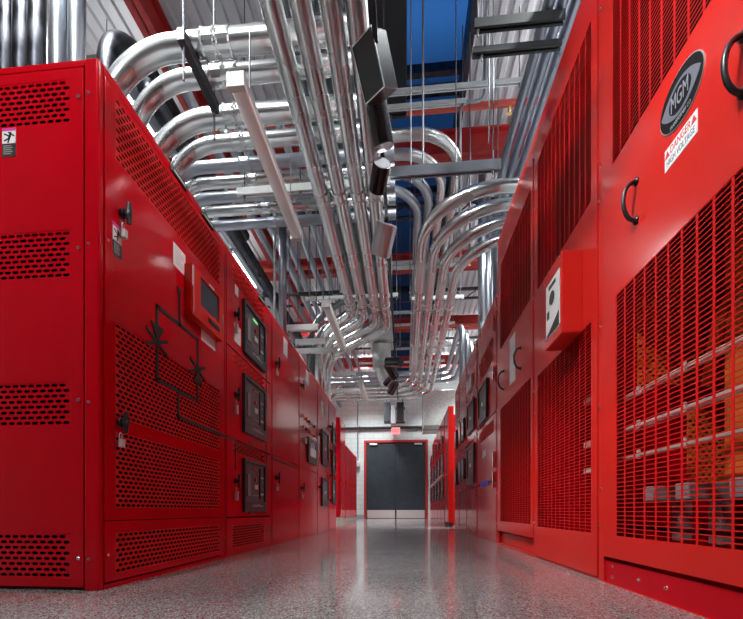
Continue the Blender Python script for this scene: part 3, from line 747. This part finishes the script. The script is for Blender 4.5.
breaker(PRT, rel(a, b, .15), rel(a, b, .9), .68, 1.2, q2, 1); breaker(PRT, rel(a, b, .15), rel(a, b, .9), 1.38, 1.78, q2, 1)
bm = BM(); PRT.box(bm, rel(a, b, .3), rel(a, b, .8), 1.95, 2.12, .004, .04); link('meter', bm, STRUT, q2, bevel=.004)
bolts(PRT, [(rel(a, b, f), z) for f in (.02, .98) for z in (.1, .5, .66, 1.28, 1.84)], q2, r=.014, w=.005)
q3, a, b = rsec(467, 459.5, 'red switchgear section with pale-windowed relays in two rows, just before the upright end panel')
for z0, z1 in ((.022, .62), (.63, 1.25), (1.26, ZS-.035)): d = panel_door(PRT, a, b, z0, z1, q3, RED)
for u in (.28, .72):
    for v in (.95, 1.55): meterbox(PRT, rel(a, b, u), v, q3, .16)
bolts(PRT, [(rel(a, b, f), z) for f in (.02, .98) for z in (.1, .5, .66, 1.28, 1.84)], q3, r=.014, w=.005)
q4, a, b = rsec(459.3, 455, 'short red switchgear section at the gap in the right row, hung with small relays')
d = panel_door(PRT, a, b, .022, ZS-.035, q4, RED)
for v in (.9, 1.55): meterbox(PRT, (a+b)/2, v, q4, .15)
bolts(PRT, [(rel(a, b, f), z) for f in (.02, .98) for z in (.1, .5, 1.28, 1.84)], q4, r=.014, w=.005)
# upright end panel
r = thing('end_panel', 'tall narrow bright red upright panel standing at the gap in the right row', 'panel', (XR+.05, 8.2, 0))
x0, _ = on_y(448.3, 500, 8.2); x1, _ = on_y(453.8, 500, 8.2); zt = on_y(450, 406, 8.2)[1]
bm = BM(); box(bm, x0, x1, 8.2, 8.9, .08, zt); link('upright_panel', bm, RED2, r, bevel=.006)
bm = BM(); box(bm, x0+.01, x1-.01, 8.22, 8.88, 0, .08); link('foot', bm, BLACKM, r)
# far right row
fy = [9.0, 9.9, 10.9, 11.9, 13.0, 14.0]
for k in range(5):
    r = thing('switchgear_cabinet', '%s of the red switchgear sections between the upright end panel and the double door' % nm[k], 'electrical cabinet', (XR+.6, (fy[k]+fy[k+1])/2, 0), 'far red switchgear on the right')
    ZZ = ZS+.05 if k != 4 else 2.2
    carcass(PRT, fy[k]+.003, fy[k+1]-.003, ZZ, 1.2, r, RED, frame=.04)
    a, b = fy[k]+.04, fy[k+1]-.04
    for z0, z1 in ((.022, .55), (.56, 1.15), (1.16, 1.75), (1.76, ZZ-.035)): panel_door(PRT, a, b, z0, z1, r, RED)
    breaker(PRT, rel(a, b, .2), rel(a, b, .8), .62, 1.08, r, 1); breaker(PRT, rel(a, b, .2), rel(a, b, .8), 1.22, 1.68, r, 1)
    meterbox(PRT, rel(a, b, .5), 2.0, r, .1)
    bm = BM(); PRT.box(bm, rel(a, b, .02), rel(a, b, .98), 1.14, 1.17, .004, .05); link('trim_rail', bm, STRUT, r)

# ---------------------------------------------------------------- conduits
def conduit(label, pts, r, m=STEEL, R=.3, coup=(), group=None, name='conduit', n=16, segs=10, strap=()):
    p0 = Vector(pts[0])
    t = thing(name, label, 'conduit', p0, group)
    path = fillet(pts, R, segs)
    bm = BM(); sweep(bm, path, r, n=n); link('tube', bm, m, t, smooth=True)
    for c, dvec in coup:
        c = Vector(c); dvec = Vector(dvec).normalized()
        bm = BM(); cyl(bm, c - dvec*.045, c + dvec*.045, r*1.07, n=20); cyl(bm, c - dvec*.05, c - dvec*.035, r*1.14, n=8); cyl(bm, c + dvec*.035, c + dvec*.05, r*1.14, n=8)
        link('coupling', bm, m, t)
    return t
o4 = ['leftmost', 'second from left', 'third from left', 'rightmost']
GX = [-.784, -.612, -.438, -.285]; ZP = 3.3
for i, x in enumerate(GX):
    yb_ = 5.85+.16*i; xe = -1.45-.02*i; ye = yb_ + (x - xe)
    conduit('%s of the four big bright conduits running overhead down the aisle' % o4[i], [(x, 1.0, 5.7), (x, 1.0, ZP), (x, yb_, ZP), (xe, ye, ZP), (xe, ye, 2.156 if i < 2 else .0)] , .067, R=.45,
            coup=[((x, 3.62, ZP), (0, 1, 0)), ((x, yb_-.35, ZP), (0, 1, 0))], group='four big aisle conduits')
for i, x in enumerate((-.81, -.61, -.42)):
    yb_ = 6.2+.2*i; xe = -1.78-.02*i; ye = yb_+(x-xe)
    conduit('%s of the three darker conduits showing above the big bright aisle ones' % ['left', 'middle', 'right'][i], [(x, 1.25, 5.7), (x, 1.25, 3.80), (x, yb_, 3.80), (xe, ye, 3.80), (xe, ye, .0)], .05, m=STEELG, R=.5, group='upper aisle conduits')
# big crossing elbows out of the left row
cr = [(2.64, 3.6, .074, -2.17), (2.84, 3.6, .062, -2.08), (3.14, 3.6, .074, -2.17), (3.36, 3.6, .06, -2.12)]
for i, (y, z, r, x) in enumerate(cr):
    conduit('%s of the four thick conduits that elbow out of the near left cabinet top' % ['nearest', 'second', 'third', 'fourth'][i], [(x, y, 2.156), (x, y, z), (-1.0, y, z), (-.36, y, z)], r, R=.55 if i % 2 == 0 else .45, segs=16, n=24,
            coup=[((-1.25-.04*i, y, z), (1, 0, 0)), ((-1.36-.04*i, y, z), (1, 0, 0))], group='thick elbow conduits at left')
for i, y in enumerate((3.58, 3.76, 3.94, 4.12, 4.33)):
    conduit('%s of five slimmer conduits crossing overhead behind the thick elbows' % ['nearest', 'second', 'third', 'fourth', 'farthest'][i], [(-2.25-.05*i, y, 2.156), (-2.25-.05*i, y, 3.6), (-.1, y, 3.6)], .052, m=STEEL if i % 2 else STEELD, R=.3, coup=[((-1.5, y, 3.6), (1, 0, 0))], group='slimmer crossing conduits')
# left longitudinal bundle
for i, (x, z, r) in enumerate(((-2.6, 4.1, .06), (-2.42, 4.1, .06), (-2.24, 4.0, .075), (-2.07, 4.3, .05), (-1.78, 4.1, .055), (-1.66, 4.15, .045), (-1.45, 4.2, .05), (-1.25, 4.2, .04))):
    pts = [(x, 3.75 if i > 3 else 3.2, z), (x, 13.5, z)]
    conduit('%s of the eight dull conduits running lengthwise high over the left row' % ['first', 'second', 'third', 'fourth', 'fifth', 'sixth', 'seventh', 'eighth'][i], pts, r, m=STEELB if i == 2 else STEELD, R=.5, coup=[((x, 5+.4*i, z), (0, 1, 0))], group='dull conduits over the left row')
# vertical risers at far left
for i, px in enumerate((-10, 6, 22, 37)):
    x = on_y(px, 30, 2.55)[0]
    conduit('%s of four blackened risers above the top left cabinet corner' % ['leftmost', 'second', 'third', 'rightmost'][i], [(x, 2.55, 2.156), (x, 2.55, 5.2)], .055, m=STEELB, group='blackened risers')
for i, px in enumerate((59, 77)):
    x = on_y(px, 30, 2.4)[0]
    conduit('%s bluish riser with dark banded coupling behind the near left cabinet corner' % ['left', 'right'][i], [(x, 2.4, 2.156), (x, 2.4, 5.2)], .05, m=STEELD, coup=[((x, 2.4, 2.5), (0, 0, 1)), ((x, 2.4, 2.62), (0, 0, 1))], group='bluish risers')
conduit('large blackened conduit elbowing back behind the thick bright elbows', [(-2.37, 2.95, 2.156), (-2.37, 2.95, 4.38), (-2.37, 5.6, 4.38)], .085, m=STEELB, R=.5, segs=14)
conduit('blue-grey riser standing on the left row beside the strip lights', [(-1.42, 4.45, 2.156), (-1.42, 4.45, 3.9)], .045, m=STEELD, coup=[((-1.42, 4.45, 2.9), (0, 0, 1))])
conduit('thin pale riser next to the blue-grey riser on the left row', [(-1.5, 4.4, 2.156), (-1.5, 4.4, 4.0)], .016, m=STRUT, n=10)
# right-hand elbows over the aisle
GR = [(.19, 3.68), (.33, 3.90), (.48, 4.12), (.635, 4.34)]
for i, (x, y) in enumerate(GR):
    ye = 9.35+.3*i
    conduit('%s of four conduits sweeping from the right cabinets then away along the aisle' % ['leftmost', 'second', 'third', 'rightmost'][i], [(1.9, y, ZP), (x, y, ZP), (x, ye, ZP), (-2.0-.15*i, ye, ZP), (-2.0-.15*i, ye, .0)], .06, R=.7, segs=14,
            coup=[((x, 5.9, ZP), (0, 1, 0)), ((x, 8.2, ZP), (0, 1, 0)), ((-.9, ye, ZP), (1, 0, 0))], group='four sweeping conduits on the right')
    # continue down into cabinet from x=1.9
for i, (y, x, z) in enumerate(((4.10, .60, 4.25), (4.32, .44, 4.25), (4.54, .30, 4.25), (4.75, .17, 4.25))):
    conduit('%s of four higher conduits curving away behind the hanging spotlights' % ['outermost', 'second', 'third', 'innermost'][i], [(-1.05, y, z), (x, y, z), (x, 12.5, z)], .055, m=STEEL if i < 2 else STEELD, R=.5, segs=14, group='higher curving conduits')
# right-side longitudinal bundle high above the transformers
for i in range(6):
    x = 1.08+.10*i; z = 4.15
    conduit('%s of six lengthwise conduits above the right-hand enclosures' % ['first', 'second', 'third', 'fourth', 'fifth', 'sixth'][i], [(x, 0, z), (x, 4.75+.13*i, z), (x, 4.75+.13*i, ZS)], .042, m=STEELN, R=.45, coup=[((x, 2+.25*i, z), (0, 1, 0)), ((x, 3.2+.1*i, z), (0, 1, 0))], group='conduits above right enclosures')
for i in range(4):
    x = 1.15+.15*i
    conduit('%s of four vertical conduits rising from the right switchgear to the roof' % ['nearest', 'second', 'third', 'fourth'][i], [(x, 6.0+.35*i, ZS), (x, 6.0+.35*i, 5.5)], .055, m=STEELD, coup=[((x, 6.0+.35*i, 3.1), (0, 0, 1))], group='risers from right switchgear')
for i in range(3):
    z = 3.7+.0*i; y = 7.0+.35*i
    conduit('%s of three elbow conduits bending over the far right switchgear' % ['nearest', 'middle', 'farthest'][i], [(1.0+.14*i, y, ZS), (1.0+.14*i, y, z), (1.0+.14*i, y+2.6, z), (-2, y+2.6, z)], .05, m=STEELD, R=.4, group='elbows over far right switchgear')
# thin red sprinkler pipes, black main across the back wall
for k, (y, z) in enumerate(((5.02, 5.42), (8.05, 5.42), (10.9, 5.42))):
    t = thing('sprinkler_pipe', '%s thin orange-red sprinkler pipe crossing under the roof deck' % ['nearest', 'middle', 'farthest'][k], 'pipe', (0, y, z))
    bm = BM(); cyl(bm, (RX0, y, z), (RX1, y, z), .04, n=14); link('tube', bm, PIPER, t, smooth=False)
    for x in (-2.2, 1.3):
        bm = BM(); cyl(bm, (x, y, z-.12), (x, y, z-.04), .015, n=8); cyl(bm, (x, y, z-.13), (x, y, z-.12), .03, n=10); link('sprinkler_head', bm, BRASS, t)
_, z = on_y(400, 427.5, RY1-.1)
t = thing('wall_pipe', 'black horizontal pipe along the back wall above the double door', 'pipe', (0, RY1-.1, z))
bm = BM(); cyl(bm, (RX0, RY1-.1, z), (RX1, RY1-.1, z), .055, n=14); link('tube', bm, BLACKM, t)
for x in (-3.4, -1.9, 1.5, 3.2):
    bm = BM(); box(bm, x-.03, x+.03, RY1-.16, RY1, z-.07, z+.07); link('pipe_clamp', bm, STRUTD, t)

# ---------------------------------------------------------------- trapeze hangers
def trapeze(label, x0, x1, y, z, rods=(), m=STRUT, h=.045, top=5.6, wdt=.042, saddles=(), group=None, rr=.006, name='trapeze_hanger'):
    t = thing(name, label, 'pipe hanger', ((x0+x1)/2, y, z), group)
    bm = BM(); box(bm, x0, x1, y-wdt/2, y+wdt/2, z-.004, z); box(bm, x0, x1, y-wdt/2, y-wdt/2+.004, z-h, z-.004); box(bm, x0, x1, y+wdt/2-.004, y+wdt/2, z-h, z-.004)
    box(bm, x0, x1, y-wdt/2+.004, y-.008, z-h, z-h+.004); box(bm, x0, x1, y+.008, y+wdt/2-.004, z-h, z-h+.004)
    link('strut_channel', bm, m, t)
    for x in rods:
        bm = BM(); cyl(bm, (x, y, z-h-.05), (x, y, top), rr, n=8); cyl(bm, (x, y, z-h-.014), (x, y, z-h), .013, n=6); cyl(bm, (x, y, z), (x, y, z+.014), .013, n=6)
        link('threaded_rod', bm, ROD, t)
    for x, r in saddles:
        bm = BM(); cyl(bm, (x, y-.018, 3.3), (x, y+.018, 3.3), r+.003, n=24); link('pipe_clamp', bm, m, t)
    return t
z = 3.3+.068+.075
trapeze('long pale trapeze strut under the four big conduits, beside the first strip light', -1.62, -.14, 3.67, z, (-1.55, -1.0, -.2), saddles=[(x, .068) for x in GX], h=.07, m=STRUTW)
trapeze('dark-bottomed grey strut reaching right from the hanging spotlights', -.12, .80, 3.36, 3.26, (.05, .74), m=STEELD, h=.085)
trapeze('pale trapeze strut under the big conduits above the second strip light', -1.45, -.1, 5.62, z, (-1.4, -.95, -.12), saddles=[(x, .068) for x in GX], group='pale struts', m=STRUTW)
trapeze('pale strut under the sweeping right conduits level with the second strip light', .1, .85, 5.75, z, (.14, .80), saddles=[(x, .061) for x, _ in GR], group='pale struts', m=STRUTW)
for k, y in enumerate((7.35, 8.9)):
    trapeze('%s pale strut under the sweeping right conduits beyond the bends' % ['nearer', 'farther'][k], .1, .85, y, z, (.14, .80), group='pale struts', m=STRUTW, saddles=[(x, .061) for x, _ in GR])
for k, (y, zz_) in enumerate(((4.7, 2.6), (5.1, 2.6), (5.75, 2.75), (7.9, 3.16), (9.0, 3.16))):
    trapeze('%s short pale strut over the left switchboard row' % ['nearest', 'second', 'third', 'fourth', 'fifth'][k], -1.45 if k < 2 else -1.9, -1.05 if k < 2 else -1.0, y, zz_, (-1.42, -1.08), group='short struts at left', m=STRUTW, h=.07)
for k, (y, zz_) in enumerate(((4.9, 4.02), (6.5, 4.02), (8.6, 4.02), (10.8, 4.02))):
    trapeze('%s long strut carrying the dull conduits over the left row' % ['nearest', 'second', 'third', 'farthest'][k], -2.75, -1.1, y, zz_-.0, (-2.72, -1.13), m=STRUTD, group='struts under the dull conduits')
for k, (y, zz_, zt2) in enumerate(((3.07, 4.09, 0), (3.13, 3.94, 0))):
    trapeze('%s black double strut under the conduits above the right enclosures' % ['upper', 'lower'][k], .53, 1.2, y, zz_, (.56,) if k == 0 else (.60,), m=BLACKM, h=(.07, .045)[k], wdt=.05)
for k, (y, x0, x1, zz_) in enumerate(((6.2, -.4, .8, 4.19), (7.6, -.4, .8, 4.19), (9.3, -.4, .8, 4.19), (11.4, -.4, .8, 4.19))):
    trapeze('%s grey strut under the higher curving conduits' % ['nearest', 'second', 'third', 'farthest'][k], x0, x1, y, zz_, (x0+.04, x1-.04), m=STRUT, group='struts under the higher conduits')
for k, (y, x0, x1, zz_) in enumerate(((4.45, -.6, 1.3, 5.1), (4.57, -.6, .7, 5.05), (7.2, -1.2, 1.2, 4.9), (9.6, -1.2, 1.2, 4.9), (12, -1.5, 1.2, 4.9))):
    trapeze('%s bright channel crossing below the blue skylight' % ['nearest', 'second', 'third', 'fourth', 'farthest'][k], x0, x1, y, zz_, (x0+.04, x1-.04), top=5.9, m=STRUTW, group='channels below the skylight', h=.05)
t = thing('strut_rail', 'dark lengthwise strut hung beneath the thick left elbows', 'pipe hanger', (-1.42, 2.9, 3.5))
bm = BM(); box(bm, -1.50, -1.45, 2.46, 2.95, 3.43, 3.51); link('strut_channel', bm, STRUTD, t)
for y in (2.5, 2.92): bm = BM(); cyl(bm, (-1.475, y, 3.2), (-1.475, y, 5.8), .008, n=8); link('threaded_rod', bm, ROD, t)
# loose rods on the right and thin vertical drops
for k, (px, py, y, z0) in enumerate(((423, 160, 3.45, 3.2), (498, 150, 4.9, 3.3), (456, 100, 4.0, 3.3), (470, 120, 4.6, 3.36), (489, 60, 3.3, 3.36), (410, 260, 6.1, 3.6), (432, 330, 8, 3.4), (400, 330, 7.5, 3.4), (300, 250, 5.0, 3.2), (310, 300, 5.9, 3.2), (322, 300, 6.6, 3.3), (340, 250, 6.9, 3.5))):
    x = on_y(px, py, y)[0]
    bm = BM(); cyl(bm, (x, y, z0), (x, y, 5.85), .009 if k in (0, 3) else .006, n=8)
    o = link('hanger_rod', bm, ROD)
    tag(o, 'thin steel hanger rod dropping from the roof %s' % ['beside the dark lamp box', 'near the right bundle of conduits', 'in front of the white roof deck', 'beside the red roof beam', 'close to the black double strut', 'beyond the hanging spotlights', 'over the far sweeping bends', 'behind the lighting track', 'left of the second strip light', 'above the second strip light', 'beside the far strip light', 'behind the big aisle conduits'][k], 'rod', 'loose hanger rods')
# angled pipe frame in front of deck on the right
conduit('small bent grey tube frame hanging in front of the pale roof deck', [on_y(450, 150, 4.6)[0:1][0:1] and (on_y(460, 0, 4.6)[0], 4.6, 3.4), (on_y(460, 0, 4.6)[0], 4.6, 5.05), (on_y(485, 0, 4.6)[0], 4.6, 5.05), (on_y(485, 0, 4.6)[0], 4.6, 5.8)], .018, m=STEELD, R=.1, n=10)
# black duct beside skylight
t = thing('cable_tray', 'black boxed tray beside the blue skylight above the aisle', 'cable tray', (-.2, 4.2, 5.3))
bm = BM(); box(bm, -.52, .02, 3.0, 4.9, 5.28, 5.5); link('tray_body', bm, BLACKM, t, bevel=.01)
bm = BM(); box(bm, -.52, .02, 4.9, 4.94, 5.26, 5.52); link('tray_flange', bm, STRUTD, t)
# far equipment hung above the door, plus white duct
x0, z1 = on_y(384, 403, 15.6); x1, z0 = on_y(405, 424, 15.6)
t = thing('hanging_controller', 'dark cluster of control boxes hung above the exit sign', 'equipment', ((x0+x1)/2, 15.6, z0))
for k, (a_, b_, c_, d_) in enumerate(((0, .3, .1, 1), (.34, .56, .0, .85), (.6, .95, .15, 1))):
    bm = BM(); box(bm, x0+(x1-x0)*a_, x0+(x1-x0)*b_, 15.5, 15.9, z0+(z1-z0)*c_, z0+(z1-z0)*d_); link('control_box', bm, (CHAR, GREY, BLACK)[k], t, bevel=.02)
bm = BM(); box(bm, x0, x1, 15.9, 15.95, z0+.1, z0+.18); box(bm, x0, x1, 15.9, 15.95, z1-.2, z1-.1); cyl(bm, (x0+.1, 15.92, z0+.1), (x0+.1, 15.92, 5.8), .015, n=8); cyl(bm, (x1-.1, 15.92, z0+.1), (x1-.1, 15.92, 5.8), .015, n=8)
link('support_rack', bm, STRUTD, t)
x0, z1 = on_y(391.5, 427.5, 16.3); x1, z0 = on_y(400, 434, 16.3)
t = thing('exit_sign', 'small glowing pink-red exit sign above the double door', 'sign', ((x0+x1)/2, 16.3, z0))
PX = Plane((0, 16.3, 0), (1, 0, 0), (0, -1, 0))
bm = BM(); box(bm, x0, x1, 16.3, 16.36, z0, z1); link('sign_face', bm, SIGNL, t, bevel=.01)
text_mesh('EXIT', PX, (x0+x1)/2, (z0+z1)/2, .2, .002, False, t, REDINK, width=(x1-x0)*.8)
bm = BM(); cyl(bm, ((x0+x1)/2, 16.33, z1), ((x0+x1)/2, 16.33, z1+.3), .012, n=8); link('sign_stem', bm, STRUTD, t)
# wall conduit and box left of door
xw = on_y(358, 450, 16.4)[0]
t = thing('wall_conduit', 'thin grey conduit with a junction box on the back wall left of the double door', 'conduit', (xw, 16.4, 1))
bm = BM(); cyl(bm, (xw, 16.4, on_y(358, 470, 16.4)[1]), (xw, 16.4, 5.4), .02, n=8); link('tube', bm, STEELD, t)
bm = BM(); z = on_y(358, 464, 16.4)[1]; box(bm, xw-.09, xw+.09, 16.36, 16.5, z-.12, z+.1); link('junction_box', bm, STRUT, t, bevel=.01)
# white duct elbow beyond the bends
t = thing('air_duct', 'pale jointed sheet metal duct hanging beyond the big conduit bends', 'duct', (-.4, 8.6, 3.7))
bm = BM(); box(bm, -.75, -.25, 8.1, 8.7, 3.9, 4.4); link('duct_body', bm, STRUT, t, bevel=.02)
bm = BM(); cyl(bm, (-.5, 8.4, 3.9), (-.5, 8.5, 3.4), .2, n=24); cyl(bm, (-.5, 8.5, 3.45), (-.35, 8.6, 3.1), .17, n=24); link('duct_elbow', bm, STRUT, t)
bm = BM()
for x in (-.72, -.28): cyl(bm, (x, 8.4, 4.4), (x, 8.4, 5.8), .01, n=8)
link('duct_hanger', bm, ROD, t)
# large grey duct at the far right end
t = thing('air_duct', 'large pale grey duct box at the far right below the roof', 'duct', (.9, 14.5, 3.4))
x0, z1 = on_y(424, 393, 13.8); x1, z0 = on_y(446, 428, 13.8)
bm = BM(); box(bm, x0, x0+1.6, 13.8, 15.4, z0+.1, z1+.1); link('duct_body', bm, STRUT, t, bevel=.02)
bm = BM(); box(bm, x0-.02, x0+1.62, 14.5, 14.56, z0+.08, z1+.12); link('duct_flange', bm, GREY, t)
bm = BM(); cyl(bm, (x0+.1, 14.2, z1+.1), (x0+.1, 14.2, 5.95), .012, n=8); link('duct_hanger', bm, ROD, t)
bm = BM(); cyl(bm, (x0+1.5, 14.2, z1+.1), (x0+1.5, 14.2, 5.95), .012, n=8); link('duct_hanger', bm, ROD, t)

# ---------------------------------------------------------------- lights in the room
def strip_light(label, x, y0, y1, z):
    t = thing('strip_light', label, 'light', (x, (y0+y1)/2, z), 'strip lights over the aisle')
    bm = BM(); w = .048
    pts = [(-w, .05), (w, .05), (w, .015), (-w, .015)]
    box(bm, x-w, x+w, y0, y1, z+.0, z+.045); link('housing', bm, HOUS, t, bevel=.006)
    bm = BM(); lo, hi = [], []
    prof = [(w*.95*math.cos(PI+PI*k/8), .03*math.sin(PI+PI*k/8)) for k in range(9)]
    lo = [bm.verts.new((x+a, y0+.03, z+b)) for a, b in prof]; hi = [bm.verts.new((x+a, y1-.03, z+b)) for a, b in prof]
    for k in range(8): bm.faces.new((lo[k], lo[k+1], hi[k+1], hi[k]))
    bm.faces.new(lo); bm.faces.new(hi[::-1]); bm.faces.new((lo[0], hi[0], hi[-1], lo[-1]))
    link('lens', bm, LENS, t, smooth=True)
    for yy in (y0-.004, y1-.03):
        bm = BM(); box(bm, x-w-.002, x+w+.002, yy, yy+.034, z-.034, z+.047); link('end_cap', bm, HOUS, t)
    for yy in (y0+.2, y1-.2):
        bm = BM(); cyl(bm, (x, yy, z+.045), (x, yy, 3.2), .004, n=6); link('hanger_wire', bm, ROD, t)
    return t
strip_light('nearest slim strip light hanging over the aisle', -.93, 2.08, 3.32, 2.69)
strip_light('second slim strip light hanging over the aisle', -.905, 4.42, 5.66, 2.69)
strip_light('farthest slim strip light hanging over the aisle', -.83, 7.2, 8.3, 2.69)
# lighting track with spotlights
t = thing('lighting_track', 'thin black lighting track running down the aisle', 'light track', (-.17, 4, 2.98))
bm = BM(); box(bm, -.185, -.155, 1.0, 9.5, 3.02, 3.05); link('track_rail', bm, BLACK, t)
for y in (2.0, 4.9, 7.9): bm = BM(); cyl(bm, (-.17, y, 3.05), (-.17, y, 5.3), .005, n=6); link('suspension_wire', bm, ROD, t)
def spot(label, pa, pb, r, m, capm, xoff=0, boxy=None):
    a, b = Vector(pa), Vector(pb); mid = (a+b)/2
    t = thing('spotlight', label, 'light', mid, 'spotlights on the aisle track')
    bm = BM()
    if boxy:
        M = Matrix.Translation(mid) @ (b-a).to_track_quat('Z', 'Y').to_matrix().to_4x4() @ Matrix.Rotation(boxy[2], 4, 'Z')
        bmesh.ops.create_cube(bm, size=1, matrix=M @ Matrix.Diagonal((boxy[0], boxy[1], (b-a).length, 1)))
        body = link('lamp_body', bm, m, t, bevel=.008)
        bm = BM()
        for sx_ in (-1, 1): bmesh.ops.create_cube(bm, size=1, matrix=M @ Matrix.Translation((sx_*boxy[0]*.5, -boxy[1]*.5, 0)) @ Matrix.Diagonal((.006, .006, (b-a).length*.98, 1)))
        for sz_ in (-1, 1): bmesh.ops.create_cube(bm, size=1, matrix=M @ Matrix.Translation((0, -boxy[1]*.5, sz_*(b-a).length*.49)) @ Matrix.Diagonal((boxy[0], .006, .006, 1)))
        link('bright_rim', bm, CHROME, t)
    else:
        cyl(bm, a, b, r, n=28); body = link('lamp_body', bm, m, t, bevel=.004)
        d = (b-a).normalized()
        for e, s_ in ((a, -1), (b, 1)):
            bm = BM(); cyl(bm, e, e + d*s_*.004, r*.93, n=28); link('end_disc', bm, capm, t)
    bm = BM(); cyl(bm, mid, (-.17, mid.y, 3.03), .008, n=8); box(bm, -.19, -.15, mid.y-.05, mid.y+.05, 2.995, 3.022); link('track_adapter', bm, BLACK, t)
    return t
def P_(px, py, y): x, z = on_y(px, py, y); return Vector((x, y, z))
DSP = mat('smoked_black_lamp', (.02, .02, .022), .15, 0., coat=.6)
SIL = mat('satin_silver', (.6, .6, .63), .4, .6)
spot('big dark rectangular lamp head with bright rims, nearest on the aisle track', P_(369, 38, 2.3), P_(382, 97, 2.42), 0, DSP, CHROME, boxy=(.17, .13, .25))
spot('dark tapered lamp head hanging second on the aisle track', P_(376, 100, 2.65), P_(384, 147, 2.75), .072, DSP, CHROME)
spot('dark cylinder lamp head with a bright silver end, third on the aisle track', P_(382, 163, 2.95), P_(377, 190, 3.12), .068, mat('dark_bronze_lamp', (.05, .04, .045), .2, .8), SIL)
spot('plain silver cylinder lamp head, fourth on the aisle track', P_(387, 224, 3.6), P_(380, 255, 3.75), .098, SIL, SIL)
FARS = [(394, 362, 6.2), (391, 371, 6.6), (391, 379, 7.1), (393, 388, 7.6)]
for k, (px, py, y) in enumerate(FARS):
    dd = [(-7, 0), (4, 7), (-5, 6), (-3, 5)][k]
    spot('%s small black lamp head in the far cluster on the aisle track' % ['topmost', 'second', 'third', 'lowest'][k], P_(px-dd[0], py-dd[1], y), P_(px+dd[0], py+dd[1], y+.15), .075, DSP, STEELB)
# unseen high bay fixtures, added as the main light source
bays = [(-2.0, .1), (-1.7, -.9), (-2.3, 2.0), (1.95, 2.3), (-3.4, 4.6), (2.3, 4.6), (-3.4, 7.8), (2.3, 7.8), (-2.6, 11.6), (2.6, 11.6), (-1.5, 14.6), (1.5, 14.6)]
for k, (x, y) in enumerate(bays):
    z = 5.25
    t = thing('added_bay_light', '%s added linear high bay light on the %s side near the roof' % (['rear-most', 'second', 'third', 'fourth', 'fifth', 'farthest'][k//2], ['left', 'right'][k % 2]), 'light', (x, y, z), 'added high bay lights')
    bm = BM(); box(bm, x-.16, x+.16, y-.6, y+.6, z, z+.07); link('housing', bm, HOUS, t, bevel=.01)
    bm = BM(); box(bm, x-.14, x+.14, y-.57, y+.57, z-.008, z); link('diffuser', bm, BAYL, t)
    bm = BM(); cyl(bm, (x, y-.4, z+.07), (x, y-.4, 5.95), .005, n=6); cyl(bm, (x, y+.4, z+.07), (x, y+.4, 5.95), .005, n=6); link('hanger_wire', bm, ROD, t)
    ld = bpy.data.lights.new('added_bay_lamp', 'AREA'); ld.shape = 'RECTANGLE'; ld.size = .3; ld.size_y = 1.1; ld.energy = 250 if k == 0 else 62 if k == 1 else (190 if x > 0 else 150); ld.spread = math.radians(130); ld.color = (.93, .99, 1)
    lo_ = bpy.data.objects.new('added_bay_lamp', ld); C.objects.link(lo_); lo_.location = (x, y, z-.02)
    if k == 0: lo_.rotation_euler = (0, -1.12, .3); ld.spread = math.radians(72)  # tilted lamp added to brighten the right-hand enclosures
    if k == 1: lo_.rotation_euler = (.85, 0, 0); ld.spread = math.radians(75)  # fill lamp added behind the camera for faces turned towards it
# small lamps added under the deck to brighten it, in place of bounced light
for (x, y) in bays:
    ld = bpy.data.lights.new('added_deck_lamp', 'AREA'); ld.shape = 'RECTANGLE'; ld.size = .3; ld.size_y = 1.1; ld.energy = (4 if y < 9 else 20) if x < 0 else 26; ld.color = (.95, .98, 1)
    lo_ = bpy.data.objects.new('added_deck_lamp', ld); C.objects.link(lo_); lo_.location = (x, y, 5.34); lo_.rotation_euler = (PI, 0, 0)
# ---------------------------------------------------------------- world: blue dusk above the skylight
w = bpy.data.worlds.new('dusk'); S.world = w; w.use_nodes = True
nt = w.node_tree; bg = nt.nodes['Background']
tc = nt.nodes.new('ShaderNodeTexCoord'); sp = nt.nodes.new('ShaderNodeSeparateXYZ'); cr_ = nt.nodes.new('ShaderNodeValToRGB')
nt.links.new(tc.outputs['Generated'], sp.inputs[0]); nt.links.new(sp.outputs['Z'], cr_.inputs['Fac']); nt.links.new(cr_.outputs['Color'], bg.inputs['Color'])
cr_.color_ramp.elements[0].position = .55; cr_.color_ramp.elements[0].color = (.006, .012, .03, 1)
cr_.color_ramp.elements[1].position = .78; cr_.color_ramp.elements[1].color = (.035, .15, .42, 1)
e = cr_.color_ramp.elements.new(.735); e.color = (.01, .04, .12, 1)
bg.inputs['Strength'].default_value = .8
# ---------------------------------------------------------------- camera
cd = bpy.data.cameras.new('camera'); cam = bpy.data.objects.new('camera', cd); C.objects.link(cam)
cd.sensor_width = 36; cd.lens = F/743*36; cam.location = (0, 0, H); cam.rotation_euler = (PI/2, 0, TH)
cd.shift_y = (HY-309.5)/743; cd.clip_start = .02
S.camera = cam
S.view_settings.view_transform = 'Standard'; S.view_settings.look = 'None'; S.view_settings.gamma = 1; S.view_settings.exposure = .2
